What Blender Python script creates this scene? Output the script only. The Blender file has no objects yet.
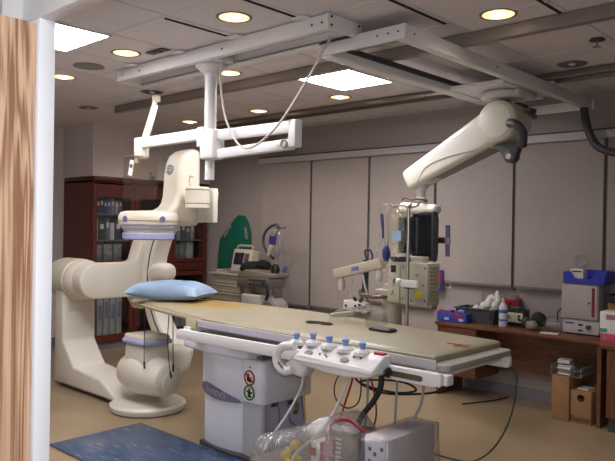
import bpy, bmesh, math, random
from mathutils import Vector, Matrix, noise
PI = math.pi
rng = random.Random(7)
scn = bpy.context.scene
COL = scn.collection

# ------------------------------------------------------------------ materials
def lin(c):
    return tuple((v/12.92 if v <= .04045 else ((v+.055)/1.055)**2.4) for v in (x/255 for x in c))
MATS = {}
def nt(name):
    m = bpy.data.materials.new(name); m.use_nodes = True
    n = m.node_tree
    return m, n, n.nodes['Principled BSDF']
def M(name, c, rough=.5, metal=0, var=0, scale=6, bump=0, bscale=40, spec=None, stretch=None):
    if name in MATS: return MATS[name]
    m, n, b = nt(name)
    L = lin(c)
    b.inputs['Base Color'].default_value = (*L, 1)
    b.inputs['Roughness'].default_value = rough
    b.inputs['Metallic'].default_value = metal
    if spec is not None: b.inputs['Specular IOR Level'].default_value = spec
    tc = n.nodes.new('ShaderNodeTexCoord'); mp = n.nodes.new('ShaderNodeMapping')
    n.links.new(tc.outputs['Object'], mp.inputs['Vector'])
    if stretch: mp.inputs['Scale'].default_value = stretch
    if var:
        no = n.nodes.new('ShaderNodeTexNoise'); no.inputs['Scale'].default_value = scale; no.inputs['Detail'].default_value = 5
        n.links.new(mp.outputs[0], no.inputs['Vector'])
        r = n.nodes.new('ShaderNodeValToRGB')
        r.color_ramp.elements[0].position = .3; r.color_ramp.elements[1].position = .7
        r.color_ramp.elements[0].color = (*[max(0, x*(1-var)) for x in L], 1)
        r.color_ramp.elements[1].color = (*[min(1, x*(1+var)) for x in L], 1)
        n.links.new(no.outputs['Fac'], r.inputs['Fac']); n.links.new(r.outputs['Color'], b.inputs['Base Color'])
    if bump:
        nb = n.nodes.new('ShaderNodeTexNoise'); nb.inputs['Scale'].default_value = bscale; nb.inputs['Detail'].default_value = 3
        n.links.new(mp.outputs[0], nb.inputs['Vector'])
        bp = n.nodes.new('ShaderNodeBump'); bp.inputs['Strength'].default_value = bump; bp.inputs['Distance'].default_value = .01
        n.links.new(nb.outputs['Fac'], bp.inputs['Height']); n.links.new(bp.outputs[0], b.inputs['Normal'])
    MATS[name] = m
    return m
def wood(name, c1, c2, axis='Z', rough=.4, scale=1.0, dist=3.0, along=.1):
    m, n, b = nt(name)
    tc = n.nodes.new('ShaderNodeTexCoord'); mp = n.nodes.new('ShaderNodeMapping')
    s = {'X': (.12, 1, 1), 'Y': (1, .12, 1), 'Z': (1, 1, along)}[axis]
    mp.inputs['Scale'].default_value = tuple(v*scale for v in s)
    n.links.new(tc.outputs['Object'], mp.inputs['Vector'])
    a = n.nodes.new('ShaderNodeTexNoise'); a.inputs['Scale'].default_value = 9; a.inputs['Detail'].default_value = 3; a.inputs['Distortion'].default_value = dist*.3
    w = n.nodes.new('ShaderNodeTexNoise'); w.inputs['Scale'].default_value = 55; w.inputs['Detail'].default_value = 6
    wv = n.nodes.new('ShaderNodeMath'); wv.operation = 'MULTIPLY'; wv.inputs[1].default_value = 9
    sn = n.nodes.new('ShaderNodeMath'); sn.operation = 'SINE'
    n.links.new(mp.outputs[0], a.inputs['Vector']); n.links.new(mp.outputs[0], w.inputs['Vector'])
    n.links.new(a.outputs['Fac'], wv.inputs[0])
    wv2 = n.nodes.new('ShaderNodeMath'); wv2.operation = 'MULTIPLY'; wv2.inputs[1].default_value = 5
    n.links.new(wv.outputs[0], wv2.inputs[0]); n.links.new(wv2.outputs[0], sn.inputs[0])
    ad = n.nodes.new('ShaderNodeMath'); ad.operation = 'MULTIPLY_ADD'; ad.inputs[1].default_value = .28; ad.inputs[2].default_value = 0
    n.links.new(sn.outputs[0], ad.inputs[0])
    ad2 = n.nodes.new('ShaderNodeMath'); ad2.operation = 'ADD'
    n.links.new(ad.outputs[0], ad2.inputs[0]); n.links.new(w.outputs['Fac'], ad2.inputs[1])
    r = n.nodes.new('ShaderNodeValToRGB')
    r.color_ramp.elements[0].position = .2; r.color_ramp.elements[1].position = .8
    r.color_ramp.elements[0].color = (*lin(c1), 1); r.color_ramp.elements[1].color = (*lin(c2), 1)
    n.links.new(ad2.outputs[0], r.inputs['Fac']); n.links.new(r.outputs[0], b.inputs['Base Color'])
    b.inputs['Roughness'].default_value = rough
    MATS[name] = m
    return m
def clear(name, tint, gloss=.12, haze=0.0, rough=.08, bump=0):
    """thin clear sheet: mostly transparent, some reflection, optional milky diffuse"""
    m = bpy.data.materials.new(name); m.use_nodes = True; n = m.node_tree
    for x in list(n.nodes): n.nodes.remove(x)
    o = n.nodes.new('ShaderNodeOutputMaterial')
    t = n.nodes.new('ShaderNodeBsdfTransparent'); t.inputs[0].default_value = (*tint, 1)
    g = n.nodes.new('ShaderNodeBsdfGlossy'); g.inputs['Roughness'].default_value = rough; g.inputs[0].default_value = (1, 1, 1, 1)
    d = n.nodes.new('ShaderNodeBsdfDiffuse'); d.inputs[0].default_value = (.48, .47, .48, 1)
    lw_ = n.nodes.new('ShaderNodeLayerWeight'); lw_.inputs['Blend'].default_value = .5
    fr = n.nodes.new('ShaderNodeMath'); fr.operation = 'POWER'; fr.inputs[1].default_value = 4
    n.links.new(lw_.outputs['Facing'], fr.inputs[0])
    mul = n.nodes.new('ShaderNodeMath'); mul.operation = 'MULTIPLY_ADD'; mul.inputs[1].default_value = .6; mul.inputs[2].default_value = gloss*.2+.02
    n.links.new(fr.outputs[0], mul.inputs[0])
    m1 = n.nodes.new('ShaderNodeMixShader'); m2 = n.nodes.new('ShaderNodeMixShader')
    m1.inputs[0].default_value = haze
    n.links.new(t.outputs[0], m1.inputs[1]); n.links.new(d.outputs[0], m1.inputs[2])
    n.links.new(mul.outputs[0], m2.inputs[0]); n.links.new(m1.outputs[0], m2.inputs[1]); n.links.new(g.outputs[0], m2.inputs[2])
    if bump:
        nb = n.nodes.new('ShaderNodeTexNoise'); nb.inputs['Scale'].default_value = 22; nb.inputs['Detail'].default_value = 4
        tc = n.nodes.new('ShaderNodeTexCoord'); n.links.new(tc.outputs['Object'], nb.inputs['Vector'])
        bp = n.nodes.new('ShaderNodeBump'); bp.inputs['Strength'].default_value = bump; bp.inputs['Distance'].default_value = .03
        n.links.new(nb.outputs['Fac'], bp.inputs['Height']); n.links.new(bp.outputs[0], g.inputs['Normal'])
    n.links.new(m2.outputs[0], o.inputs[0])
    MATS[name] = m
    return m
def emit(name, c, s):
    m = bpy.data.materials.new(name); m.use_nodes = True; n = m.node_tree
    b = n.nodes['Principled BSDF']
    b.inputs['Base Color'].default_value = (*c, 1); b.inputs['Emission Color'].default_value = (*c, 1); b.inputs['Emission Strength'].default_value = s
    MATS[name] = m
    return m

# ------------------------------------------------------------------ mesh builder
def catmull(P, n=8, closed=False):
    P = [Vector(p) for p in P]
    if len(P) < 3: return P
    out = []
    for i in range(len(P)-1):
        p0 = P[i-1] if i else P[0]*2-P[1]
        p1, p2 = P[i], P[i+1]
        p3 = P[i+2] if i+2 < len(P) else P[-1]*2-P[-2]
        for k in range(n):
            t = k/n
            out.append(.5*((2*p1)+(-p0+p2)*t+(2*p0-5*p1+4*p2-p3)*t*t+(-p0+3*p1-3*p2+p3)*t**3))
    out.append(P[-1])
    return out
class MB:
    def __init__(s): s.v = []; s.f = []
    def add(s, v, f):
        o = len(s.v); s.v += [Vector(p) for p in v]; s.f += [[i+o for i in q] for q in f]; return s
    def box(s, x0, x1, y0, y1, z0, z1):
        v = [(x, y, z) for z in (z0, z1) for y in (y0, y1) for x in (x0, x1)]
        return s.add(v, [(0, 2, 3, 1), (4, 5, 7, 6), (0, 1, 5, 4), (2, 6, 7, 3), (0, 4, 6, 2), (1, 3, 7, 5)])
    def obox(s, c, size, rot=None):
        b = MB().box(-size[0]/2, size[0]/2, -size[1]/2, size[1]/2, -size[2]/2, size[2]/2)
        R = rot or Matrix.Identity(3)
        return s.add([R @ p + Vector(c) for p in b.v], b.f)
    def bar(s, a, b, w, h, up=(0, 0, 1), w2=None, h2=None):
        a, b = Vector(a), Vector(b); d = (b-a).normalized(); sd = d.cross(Vector(up)).normalized(); u = sd.cross(d)
        w2 = w2 or w; h2 = h2 or h; v = []
        for p, ww, hh in ((a, w, h), (b, w2, h2)):
            for i, j in ((-1, -1), (1, -1), (1, 1), (-1, 1)): v.append(p+sd*ww/2*i+u*hh/2*j)
        return s.add(v, [(0, 1, 2, 3), (7, 6, 5, 4), (0, 4, 5, 1), (1, 5, 6, 2), (2, 6, 7, 3), (3, 7, 4, 0)])
    def cyl(s, a, b, r, r2=None, n=20):
        a, b = Vector(a), Vector(b); r2 = r if r2 is None else r2
        d = (b-a).normalized(); t = Vector((0, 0, 1)) if abs(d.z) < .9 else Vector((1, 0, 0))
        u = d.cross(t).normalized(); w = d.cross(u)
        v = [a+(u*math.cos(2*PI*i/n)+w*math.sin(2*PI*i/n))*r for i in range(n)] + [b+(u*math.cos(2*PI*i/n)+w*math.sin(2*PI*i/n))*r2 for i in range(n)]
        f = [(i, (i+1) % n, n+(i+1) % n, n+i) for i in range(n)] + [tuple(range(n-1, -1, -1)), tuple(range(n, 2*n))]
        return s.add(v, f)
    def lathe(s, prof, c=(0, 0, 0), axis='Z', n=28, sx=1, sy=1):
        """prof: (radius, height) list"""
        c = Vector(c); v = []
        for r, h in prof:
            for i in range(n):
                p = Vector((r*math.cos(2*PI*i/n)*sx, r*math.sin(2*PI*i/n)*sy, h))
                if axis == 'X': p = Vector((p.z, p.x, p.y))
                if axis == 'Y': p = Vector((p.x, p.z, p.y))
                v.append(c+p)
        f = []
        for k in range(len(prof)-1):
            for i in range(n): f.append((k*n+i, k*n+(i+1) % n, (k+1)*n+(i+1) % n, (k+1)*n+i))
        f.append(tuple(range(n-1, -1, -1))); m = (len(prof)-1)*n; f.append(tuple(range(m, m+n)))
        return s.add(v, f)
    def tube(s, P, r, n=8, sm=6, r2=None):
        Q = catmull(P, sm) if sm else [Vector(p) for p in P]
        d = (Q[1]-Q[0]).normalized(); t = Vector((0, 0, 1)) if abs(d.z) < .9 else Vector((1, 0, 0))
        u = d.cross(t).normalized(); v = []
        for i, p in enumerate(Q):
            d = (Q[min(i+1, len(Q)-1)]-Q[max(i-1, 0)]).normalized()
            u = (u-d*u.dot(d)).normalized(); w = d.cross(u)
            rr = r if r2 is None else r+(r2-r)*i/(len(Q)-1)
            v += [p+(u*math.cos(2*PI*k/n)+w*math.sin(2*PI*k/n))*rr for k in range(n)]
        m = len(Q)
        f = [(i*n+k, i*n+(k+1) % n, (i+1)*n+(k+1) % n, (i+1)*n+k) for i in range(m-1) for k in range(n)]
        f += [tuple(range(n-1, -1, -1)), tuple(range((m-1)*n, m*n))]
        return s.add(v, f)
    def prism(s, poly, axis, a, b):
        """poly 2D: axis X -> (y,z), Y -> (x,z), Z -> (x,y)"""
        def P(p, h):
            return {'X': (h, p[0], p[1]), 'Y': (p[0], h, p[1]), 'Z': (p[0], p[1], h)}[axis]
        n = len(poly); v = [P(p, a) for p in poly]+[P(p, b) for p in poly]
        f = [(i, (i+1) % n, n+(i+1) % n, n+i) for i in range(n)]+[tuple(range(n-1, -1, -1)), tuple(range(n, 2*n))]
        return s.add(v, f)
    def ell(s, c, r, nu=20, nv=12, amp=0, fs=4, seed=0, power=1):
        c = Vector(c); v = []; f = []
        for j in range(nv+1):
            th = PI*j/nv
            for i in range(nu):
                ph = 2*PI*i/nu
                q = Vector((math.sin(th)*math.cos(ph), math.sin(th)*math.sin(ph), math.cos(th)))
                if power != 1: q = Vector([math.copysign(abs(x)**power, x) for x in q])
                k = 1+amp*noise.noise(q*fs+Vector((seed*7.3, seed*3.1, seed)))
                v.append(c+Vector((q.x*r[0], q.y*r[1], q.z*r[2]))*k)
        for j in range(nv):
            for i in range(nu): f.append((j*nu+i, j*nu+(i+1) % nu, (j+1)*nu+(i+1) % nu, (j+1)*nu+i))
        return s.add(v, f)
    def tor(s, c, R, r, axis='Z', n=28, m=8, a0=0, a1=2*PI, sx=1):
        P = []
        for i in range(n+1):
            a = a0+(a1-a0)*i/n; x, y = R*math.cos(a)*sx, R*math.sin(a)
            P.append(Vector(c)+Vector({'X': (0, x, y), 'Y': (x, 0, y), 'Z': (x, y, 0)}[axis]))
        return s.tube(P, r, m, 0)
    def xf(s, R, piv=(0, 0, 0), off=(0, 0, 0)):
        p = Vector(piv); o = Vector(off); s.v = [R @ (q-p)+p+o for q in s.v]; return s
def rz(a): return Matrix.Rotation(a, 3, 'Z')
def rx(a): return Matrix.Rotation(a, 3, 'X')
def ry(a): return Matrix.Rotation(a, 3, 'Y')
def text(body, size, R, pos, ext=.0008):
    """text in its XY plane, centred, rotated by R and moved to pos"""
    cu = bpy.data.curves.new('t', 'FONT'); cu.body = body; cu.size = size; cu.align_x = 'CENTER'; cu.align_y = 'CENTER'; cu.extrude = ext; cu.resolution_u = 4
    o = bpy.data.objects.new('t', cu); COL.objects.link(o)
    dg = bpy.context.evaluated_depsgraph_get(); me = bpy.data.meshes.new_from_object(o.evaluated_get(dg))
    mb = MB().add([R @ v.co + Vector(pos) for v in me.vertices], [list(p.vertices) for p in me.polygons])
    bpy.data.objects.remove(o); bpy.data.curves.remove(cu); bpy.data.meshes.remove(me)
    return mb
def wloc(o):
    p = Vector((0, 0, 0))
    while o is not None: p += o.location; o = o.parent
    return p
def build(mb, name, mat, parent=None, bev=0, seg=2, smooth=35, sub=0, weld=False):
    me = bpy.data.meshes.new(name)
    if parent is not None: org = wloc(parent)
    else:
        lo = [min(v[i] for v in mb.v) for i in range(3)]; hi = [max(v[i] for v in mb.v) for i in range(3)]
        org = Vector(((lo[0]+hi[0])/2, (lo[1]+hi[1])/2, lo[2]))
    me.from_pydata([v-org for v in mb.v], [], mb.f)
    bm = bmesh.new(); bm.from_mesh(me)
    if weld: bmesh.ops.remove_doubles(bm, verts=bm.verts, dist=1e-5)
    bmesh.ops.recalc_face_normals(bm, faces=bm.faces)
    if bev:
        es = [e for e in bm.edges if len(e.link_faces) == 2 and e.calc_face_angle(0) > math.radians(40)]
        try: bmesh.ops.bevel(bm, geom=es, offset=bev, segments=seg, profile=.5, affect='EDGES', clamp_overlap=True)
        except Exception as ex: print('bevel', name, ex)
    bm.to_mesh(me); bm.free()
    o = bpy.data.objects.new(name, me); COL.objects.link(o)
    me.materials.append(mat)
    me.polygons.foreach_set('use_smooth', [True]*len(me.polygons)); me.set_sharp_from_angle(angle=math.radians(smooth))
    if parent is not None: o.parent = parent
    else: o.location = org
    if sub:
        mo = o.modifiers.new('s', 'SUBSURF'); mo.levels = sub; mo.render_levels = sub
    return o
def tag(o, label, cat, group=None, kind=None):
    o['label'] = label; o['category'] = cat
    if group: o['group'] = group
    if kind: o['kind'] = kind
    return o
def each(mbs, name, mat, parent, **k):
    return [build(m, name, mat, parent, **k) for m in mbs]
def T(name, label, cat, loc, group=None):
    o = bpy.data.objects.new(name, None); COL.objects.link(o); o.location = loc; o.empty_display_size = .05
    return tag(o, label, cat, group)
def S(mb, name, mat, label, cat, group=None, **k): return tag(build(mb, name, mat, **k), label, cat, group)
def struct(mb, name, mat, parent=None, **k):
    o = build(mb, name, mat, parent, **k)
    if parent is None: o['kind'] = 'structure'
    return o
def part_label(o, l): o['label'] = l; return o

# palette
cream = M('cream_enamel', (212, 206, 192), .35, var=.03, scale=3)
cream2 = M('warm_enamel', (204, 197, 180), .4, var=.03, scale=3)
white = M('white_enamel', (212, 210, 210), .4)
railw = M('white_rail_paint', (222, 219, 220), .4)
pedw = M('pedestal_white', (216, 217, 226), .45)
pedg = M('pedestal_grey', (176, 177, 180), .5)
lilac = M('lilac_band', (160, 167, 205), .45)
dgrey = M('dark_grey_plastic', (62, 60, 64), .5)
black = M('black_plastic', (22, 21, 24), .4)
rubber = M('black_rubber', (24, 23, 25), .7)
steel = M('brushed_steel', (170, 168, 165), .3, .9)
midg = M('mid_grey_plastic', (120, 116, 116), .5)
beige = M('beige_plastic', (176, 166, 150), .5)
beiged = M('beige_dark_plastic', (140, 130, 118), .5)
lgrey = M('light_grey_plastic', (182, 178, 176), .5)
paperw = M('white_paper', (215, 212, 206), .8)
blue = M('blue_plastic', (45, 58, 170), .4)
bluek = M('blue_knob', (112, 138, 202), .4)
red = M('red_plastic', (160, 30, 36), .45)
redtube = M('red_tubing', (140, 22, 36), .35)
carton = M('brown_cardboard', (150, 112, 76), .8, var=.06, scale=12)
desk_w = wood('desk_wood', (92, 56, 34), (120, 76, 48), 'X', .35)
desk_v = wood('desk_wood_upright', (88, 54, 33), (112, 72, 46), 'Z', .4)
cab_w = wood('cherry_cabinet_wood', (78, 32, 25), (104, 46, 35), 'Z', .4)
cab_h = wood('cherry_cabinet_rail', (74, 30, 24), (94, 40, 32), 'Y', .4)
oak = wood('light_oak_veneer', (146, 104, 78), (212, 174, 144), 'Z', .45, 1.0, 5, .05)
glass = clear('cabinet_glass', (.9, .92, .92), .12)
lead = clear('lead_acrylic', (.88, .82, .74), .05, .02)
acryl = clear('clear_acrylic', (.96, .96, .94), .5, .05)
film = clear('clear_plastic_film', (.90, .89, .90), .5, .20, .16, 1.0)
film2 = clear('clear_plastic_bag', (.97, .97, .97), .3, .07, .2, .5)

# ------------------------------------------------------------------ camera
def camera():
    yaw, pitch, roll = 0.7508214, -0.00520800, 0.01621450
    F = Vector((-math.sin(yaw)*math.cos(pitch), math.cos(yaw)*math.cos(pitch), math.sin(pitch)))
    R0 = Vector((math.cos(yaw), math.sin(yaw), 0)); U0 = R0.cross(F)
    R = R0*math.cos(roll)+U0*math.sin(roll); U = -R0*math.sin(roll)+U0*math.cos(roll)
    cd = bpy.data.cameras.new('camera'); cd.sensor_width = 36; cd.lens = 671.08/615*36; cd.clip_start = .02
    o = bpy.data.objects.new('camera', cd); COL.objects.link(o)
    m = Matrix((R, U, -F)).transposed().to_4x4(); m.translation = (0, 0, 1.6)
    o.matrix_world = m; scn.camera = o
camera()

# ------------------------------------------------------------------ the room
CZ = 2.855; WY = 6.13
floor_m = M('tan_vinyl_floor', (150, 130, 102), .3, var=.07, scale=2.2)
wall_m = M('wall_paint', (154, 143, 139), .8, var=.02, scale=2)
wall_w = M('corridor_paint', (205, 203, 200), .7)
sof_m = M('wall_paint_brightened', (204, 193, 190), .8)  # same wall paint, lightened to make up for weak light in this corner
frame_m = M('door_frame_paint', (232, 232, 236), .45)
beam_m = M('ceiling_channel_paint', (128, 117, 112), .35)
alu = M('aluminium_channel', (128, 120, 112), .3, .6)
def ceil_mat(name, oy):
    m, n, b = nt(name)
    tc = n.nodes.new('ShaderNodeTexCoord'); mp = n.nodes.new('ShaderNodeMapping'); n.links.new(tc.outputs['Object'], mp.inputs[0])
    no = n.nodes.new('ShaderNodeTexNoise'); no.inputs['Scale'].default_value = 90; no.inputs['Detail'].default_value = 6; n.links.new(mp.outputs[0], no.inputs['Vector'])
    r = n.nodes.new('ShaderNodeValToRGB'); r.color_ramp.elements[0].position = .3; r.color_ramp.elements[1].position = .62
    r.color_ramp.elements[0].color = (*lin((200, 193, 196)), 1); r.color_ramp.elements[1].color = (*lin((220, 213, 215)), 1)
    n.links.new(no.outputs['Fac'], r.inputs[0]); n.links.new(r.outputs[0], b.inputs['Base Color'])
    b.inputs['Roughness'].default_value = .9
    return m
tile_m = ceil_mat('mineral_ceiling_tile', 0)
tbar_m = M('ceiling_tee_bar', (206, 200, 204), .5)
struct(MB().box(-9, 1.3, -2.2, 6.4, -.06, 0), 'floor', floor_m)
# ceiling tiles, one slab with its tee grid
GX = [-2.165-.6096*k for k in range(-5, 12)]
GY = [2.354+.6096*k for k in range(-3, 3)]+[4.06+.6096*k for k in range(0, 4)]
c = MB().box(-9, 1.3, .9, 6.4, CZ, CZ+.05)
ceil = struct(c, 'ceiling', tile_m)
g = MB()
for x in GX:
    if -8.9 < x < 1.2: g.box(x-.011, x+.011, .95, 6.13, CZ-.004, CZ+.002)
for y in GY:
    if .95 < y < 6.1: g.box(-8.6, 1.2, y-.011, y+.011, CZ-.004, CZ+.002)
build(g, 'tee_grid', tbar_m, ceil)
dk = M('open_tile_gap', (30, 28, 30), .9)
g = MB()
for x, a, b_ in ((-2.195, 2.98, 3.56), (-1.585, 3.45, 3.8), (-2.805, 2.38, 2.93), (-3.43, 2.38, 2.93), (-2.805, 1.77, 2.33)):
    g.box(x-.012, x+.006, a, b_, CZ-.006, CZ+.002)
build(g, 'tile_gap', dk, ceil)
struct(MB().box(-9, 1.3, WY, WY+.15, 0, CZ), 'wall_back', wall_m)
struct(MB().box(-8.6, -8.42, .9, WY, 0, CZ), 'wall_left', sof_m)
struct(MB().box(-8.42, -7.66, 4.275, WY, 2.196, CZ), 'wall_bulkhead', sof_m)
struct(MB().box(1.15, 1.3, .9, WY, 0, CZ), 'wall_right', wall_m)
w = MB().box(-9, -1.95, .80, .90, 0, CZ).box(.25, 1.3, .80, .90, 0, CZ).box(-1.95, .25, .80, .90, 2.31, CZ)
struct(w, 'wall_front', wall_w)
cz2 = 2.6
struct(MB().box(-3.2, 1.3, -2.2, .80, cz2, cz2+.05), 'ceiling_corridor', wall_w)
struct(MB().box(-3.2, 1.3, -2.35, -2.2, 0, cz2), 'wall_corridor', wall_w)
struct(MB().box(-3.3, -3.2, -2.2, .80, 0, cz2), 'wall_corridor_left', wall_w)
struct(MB().box(1.3, 1.4, -2.2, .80, 0, cz2), 'wall_corridor_right', wall_w)
# door frame and open oak door
df = MB().box(-1.95, -1.838, .857, .905, 0, 2.175).box(.15, .25, .857, .905, 0, 2.175).box(-1.95, .25, .857, .905, 2.175, 2.31)
struct(df, 'trim_1', frame_m, bev=.003)
door = struct(MB().box(-1.895, -1.85, -.05, .852, .01, 2.16), 'door_1', oak)
h = MB().cyl((-1.85, .02, 1.02), (-1.80, .02, 1.02), .011).cyl((-1.815, .02, 1.02), (-1.815, .14, 1.02), .010).cyl((-1.85, .02, 1.02), (-1.842, .02, 1.02), .03)
build(h, 'door_handle', steel, door)
# baseboards
bb = M('grey_baseboard', (120, 116, 122), .6)
struct(MB().box(-7.6, 1.15, WY-.012, WY, 0, .1), 'baseboard_back', bb)
struct(MB().box(-8.42, -8.408, .9, 4.27, 0, .1), 'baseboard_left', bb)
# ceiling channels
b1 = MB().box(-6.38, 1.1, 3.80, 3.86, 2.775, CZ-.006)
struct(b1, 'trim_2', beam_m, bev=.004)
b2 = MB().box(-6.6, 1.1, 5.18, 5.22, 2.80, CZ-.006).box(-6.6, 1.1, 5.34, 5.38, 2.80, CZ-.006).box(-6.6, 1.1, 5.22, 5.34, 2.825, 2.84)
struct(b2, 'trim_3', alu, bev=.004)

# ------------------------------------------------------------------ window shades along the back wall
def shade_mat():
    m, n, b = nt('shade_fabric')
    tc = n.nodes.new('ShaderNodeTexCoord'); mp = n.nodes.new('ShaderNodeMapping'); mp.inputs['Scale'].default_value = (2, 2, 40)
    n.links.new(tc.outputs['Object'], mp.inputs[0])
    no = n.nodes.new('ShaderNodeTexNoise'); no.inputs['Scale'].default_value = 6; no.inputs['Detail'].default_value = 4; n.links.new(mp.outputs[0], no.inputs['Vector'])
    r = n.nodes.new('ShaderNodeValToRGB'); r.color_ramp.elements[0].position = .3; r.color_ramp.elements[1].position = .7
    r.color_ramp.elements[0].color = (*lin((149, 138, 132)), 1); r.color_ramp.elements[1].color = (*lin((163, 152, 145)), 1)
    n.links.new(no.outputs[0], r.inputs[0]); n.links.new(r.outputs[0], b.inputs['Base Color']); b.inputs['Roughness'].default_value = .9
    return m
shade_m = shade_mat(); hem_m = M('shade_hem_bar', (112, 104, 102), .6)
edges = [-6.52, -5.618, -4.716, -3.835, -2.954, -2.104, -1.22]
slab = ['leftmost floor-length roller shade beside the plain wall corner', 'long roller shade between the clear-bag IV stand and the injector bar',
        'long roller shade behind the contrast injector and sloped bar', 'short roller shade right behind the black monitors',
        'short roller shade above the grey bin, with no disc on it', 'partly seen short roller shade at the right photo edge']
slab = ['leftmost long roller shade, next to the bare wall behind the green board',
        'second long roller shade from the left, nothing hung on it',
        'third roller shade from the left, behind the injector bar',
        'fourth roller shade from the left, behind the hanging black monitors',
        'wide roller shade with the small round disc near its lower right',
        'roller shade cut off by the right photo edge']
slab[4] = 'roller shade carrying the small translucent round disc'
zb = [.63, .64, .78, 1.07, 1.07, 1.07]
for i in range(6):
    a, b_ = edges[i]+.012, edges[i+1]-.022
    t = T('window_shade', slab[i], 'window shade', ((a+b_)/2, 6.08, zb[i]), 'roller shades along the back wall')
    build(MB().box(a, b_, 6.078, 6.082, zb[i], 2.475), 'shade_cloth', shade_m, t)
    build(MB().box(a, b_, 6.070, 6.088, zb[i]-.022, zb[i]), 'hem_bar', hem_m, t)
va = T('shade_valance', 'long pale grey shade valance box across the back wall', 'valance', (-3.8, 6.06, 2.43))
build(MB().box(-6.53, -.9, 6.035, 6.05, 2.42, 2.49), 'fascia', M('valance_paint', (172, 164, 166), .5), va)
build(MB().box(-6.53, -.9, 6.04, 6.128, 2.491, 2.506), 'top_shadow_strip', M('valance_top_shadow', (70, 66, 66), .6), va)  # dark strip painted in as the shadow line above the valance
# dark posts between the shades, bare window strip
for k, x in enumerate(edges[1:6]):
    z0 = [.62, .64, .8, 1.05, 1.05][k]
    struct(MB().box(x-.022, x+.004, 6.10, 6.128, z0-.03, 2.42), 'trim_%d' % (4+k), M('dark_mullion', (88, 80, 80), .6))
S(MB().lathe([(.055, 0), (.058, .004), (.05, .008), (.02, .01)], (-2.31, 6.066, 1.335), 'Y').xf(Matrix.Identity(3)), 'wall_disc', clear('frosted_disc', (.9, .9, .9), .2, .25), 'small round frosted disc stuck on the window shade above the desk', 'disc')

# ------------------------------------------------------------------ ceiling fixtures
panel_m = emit('lit_diffuser', (.94, .93, 1.0), 16)
refl_glow_m = emit('lit_reflector_glow', (1.0, .66, .34), .75)  # emission colour imitating the reflector cone lit by its bulb
core_m = emit('warm_lamp_core', (1.0, .86, .62), 5)
trimr_m = M('lamp_trim_ring', (120, 112, 106), .4)
cone_m = M('lamp_reflector', (190, 170, 140), .25, .6)
coneoff_m = M('lamp_reflector_unlit', (120, 116, 126), .2, .85)
for lab, x0, x1, y0, y1 in (('lit fluorescent ceiling panel beside the white door frame', -4.61, -4.02, 1.76, 2.345),
                            ('lit fluorescent ceiling panel beyond the two overhead rails', -3.93, -3.39, 4.075, 4.65)):
    t = T('ceiling_light', lab, 'ceiling light', ((x0+x1)/2, (y0+y1)/2, CZ-.02), 'fluorescent ceiling panels')
    build(MB().box(x0, x1, y0, y1, CZ-.012, CZ-.006), 'diffuser', panel_m, t)
    e = .014
    build(MB().box(x0-e, x0, y0-e, y1+e, CZ-.014, CZ-.002).box(x1, x1+e, y0-e, y1+e, CZ-.014, CZ-.002).box(x0, x1, y0-e, y0, CZ-.014, CZ-.002).box(x0, x1, y1, y1+e, CZ-.014, CZ-.002), 'frame', tbar_m, t)
cans = [(-1.87, 3.60, 1, 'lit recessed lamp at the top right, in front of the ceiling channel'),
        (-3.095, 2.64, 1, 'lit recessed lamp above the long overhead rail, largest in view left of centre'),
        (-4.25, 3.58, 1, 'lit recessed lamp just right of the white suspension column'),
        (-5.39, 4.97, 1, 'small lit recessed lamp above the double white arm'),
        (-6.62, 4.97, 1, 'small lit recessed lamp above the single left arm, farthest in the row'),
        (-4.19, 4.92, 1, 'lit recessed lamp below the far bright ceiling panel'),
        (-4.35, 2.68, 1, 'lit recessed lamp left of the small black ceiling slot'),
        (-5.48, 2.77, 1, 'lit recessed lamp half hidden by the white door frame'),
        (-6.71, 3.68, 0, 'unlit recessed lamp above the cabinet bulkhead'),
        (-5.43, 3.63, 0, 'unlit recessed lamp above the upright spring arm'),
        (-2.00, 5.02, 0, 'unlit recessed lamp near the sprinkler head')]
for x, y, on, lab in cans:
    t = T('recessed_lamp', lab, 'recessed lamp', (x, y, CZ-.01), 'round recessed ceiling lamps')
    r = .092
    build(MB().lathe([(r, -.003), (r+.016, -.005), (r+.018, -.001), (r, .0)], (x, y, CZ), n=32), 'trim_ring', trimr_m, t)
    if on:
        build(MB().lathe([(r-.001, -.004), (r*.6, -.003), (.001, -.0025)], (x, y, CZ), n=28), 'lens', refl_glow_m, t)  # glowing disc in place of the bulb-lit reflector cone
        build(MB().ell((x, y, CZ-.006), (.042, .042, .010), 16, 8), 'bulb', core_m, t)
        ld = bpy.data.lights.new('recessed_light', 'SPOT'); ld.energy = 17; ld.color = (1, .93, .90); ld.spot_size = math.radians(155); ld.spot_blend = .8; ld.shadow_soft_size = .06
        lo = bpy.data.objects.new('recessed_light', ld); COL.objects.link(lo); lo.parent = t; lo.location = (0, 0, -.03)
    else:
        build(MB().lathe([(r-.001, -.004), (r*.55, -.003), (.001, -.0025)], (x, y, CZ), n=28), 'reflector', coneoff_m, t)
        build(MB().ell((x, y, CZ-.004), (.028, .028, .012), 14, 8), 'bulb', M('unlit_bulb', (190, 190, 215), .2), t)
S(MB().lathe([(.12, -.003), (.122, -.006), (.02, -.008), (.001, -.008)], (-4.94, 2.71, CZ), n=32), 'ceiling_speaker', M('speaker_grille', (128, 124, 126), .7), 'flat grey round speaker grille in the ceiling behind the door frame lamp', 'speaker')
t = T('ceiling_slot', 'small black rectangular slot vent in the ceiling by the long rail', 'vent', (-4.10, 2.79, CZ-.01))
build(MB().box(-4.21, -4.0, 2.755, 2.825, CZ-.012, CZ-.005), 'slot', black, t)
build(MB().box(-4.15, -4.07, 2.775, 2.805, CZ-.018, CZ-.011), 'louver', dgrey, t)
t = T('sprinkler_head', 'dark fire sprinkler head on the ceiling near the unlit lamp', 'sprinkler', (-1.62, 4.47, CZ-.05))
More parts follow.
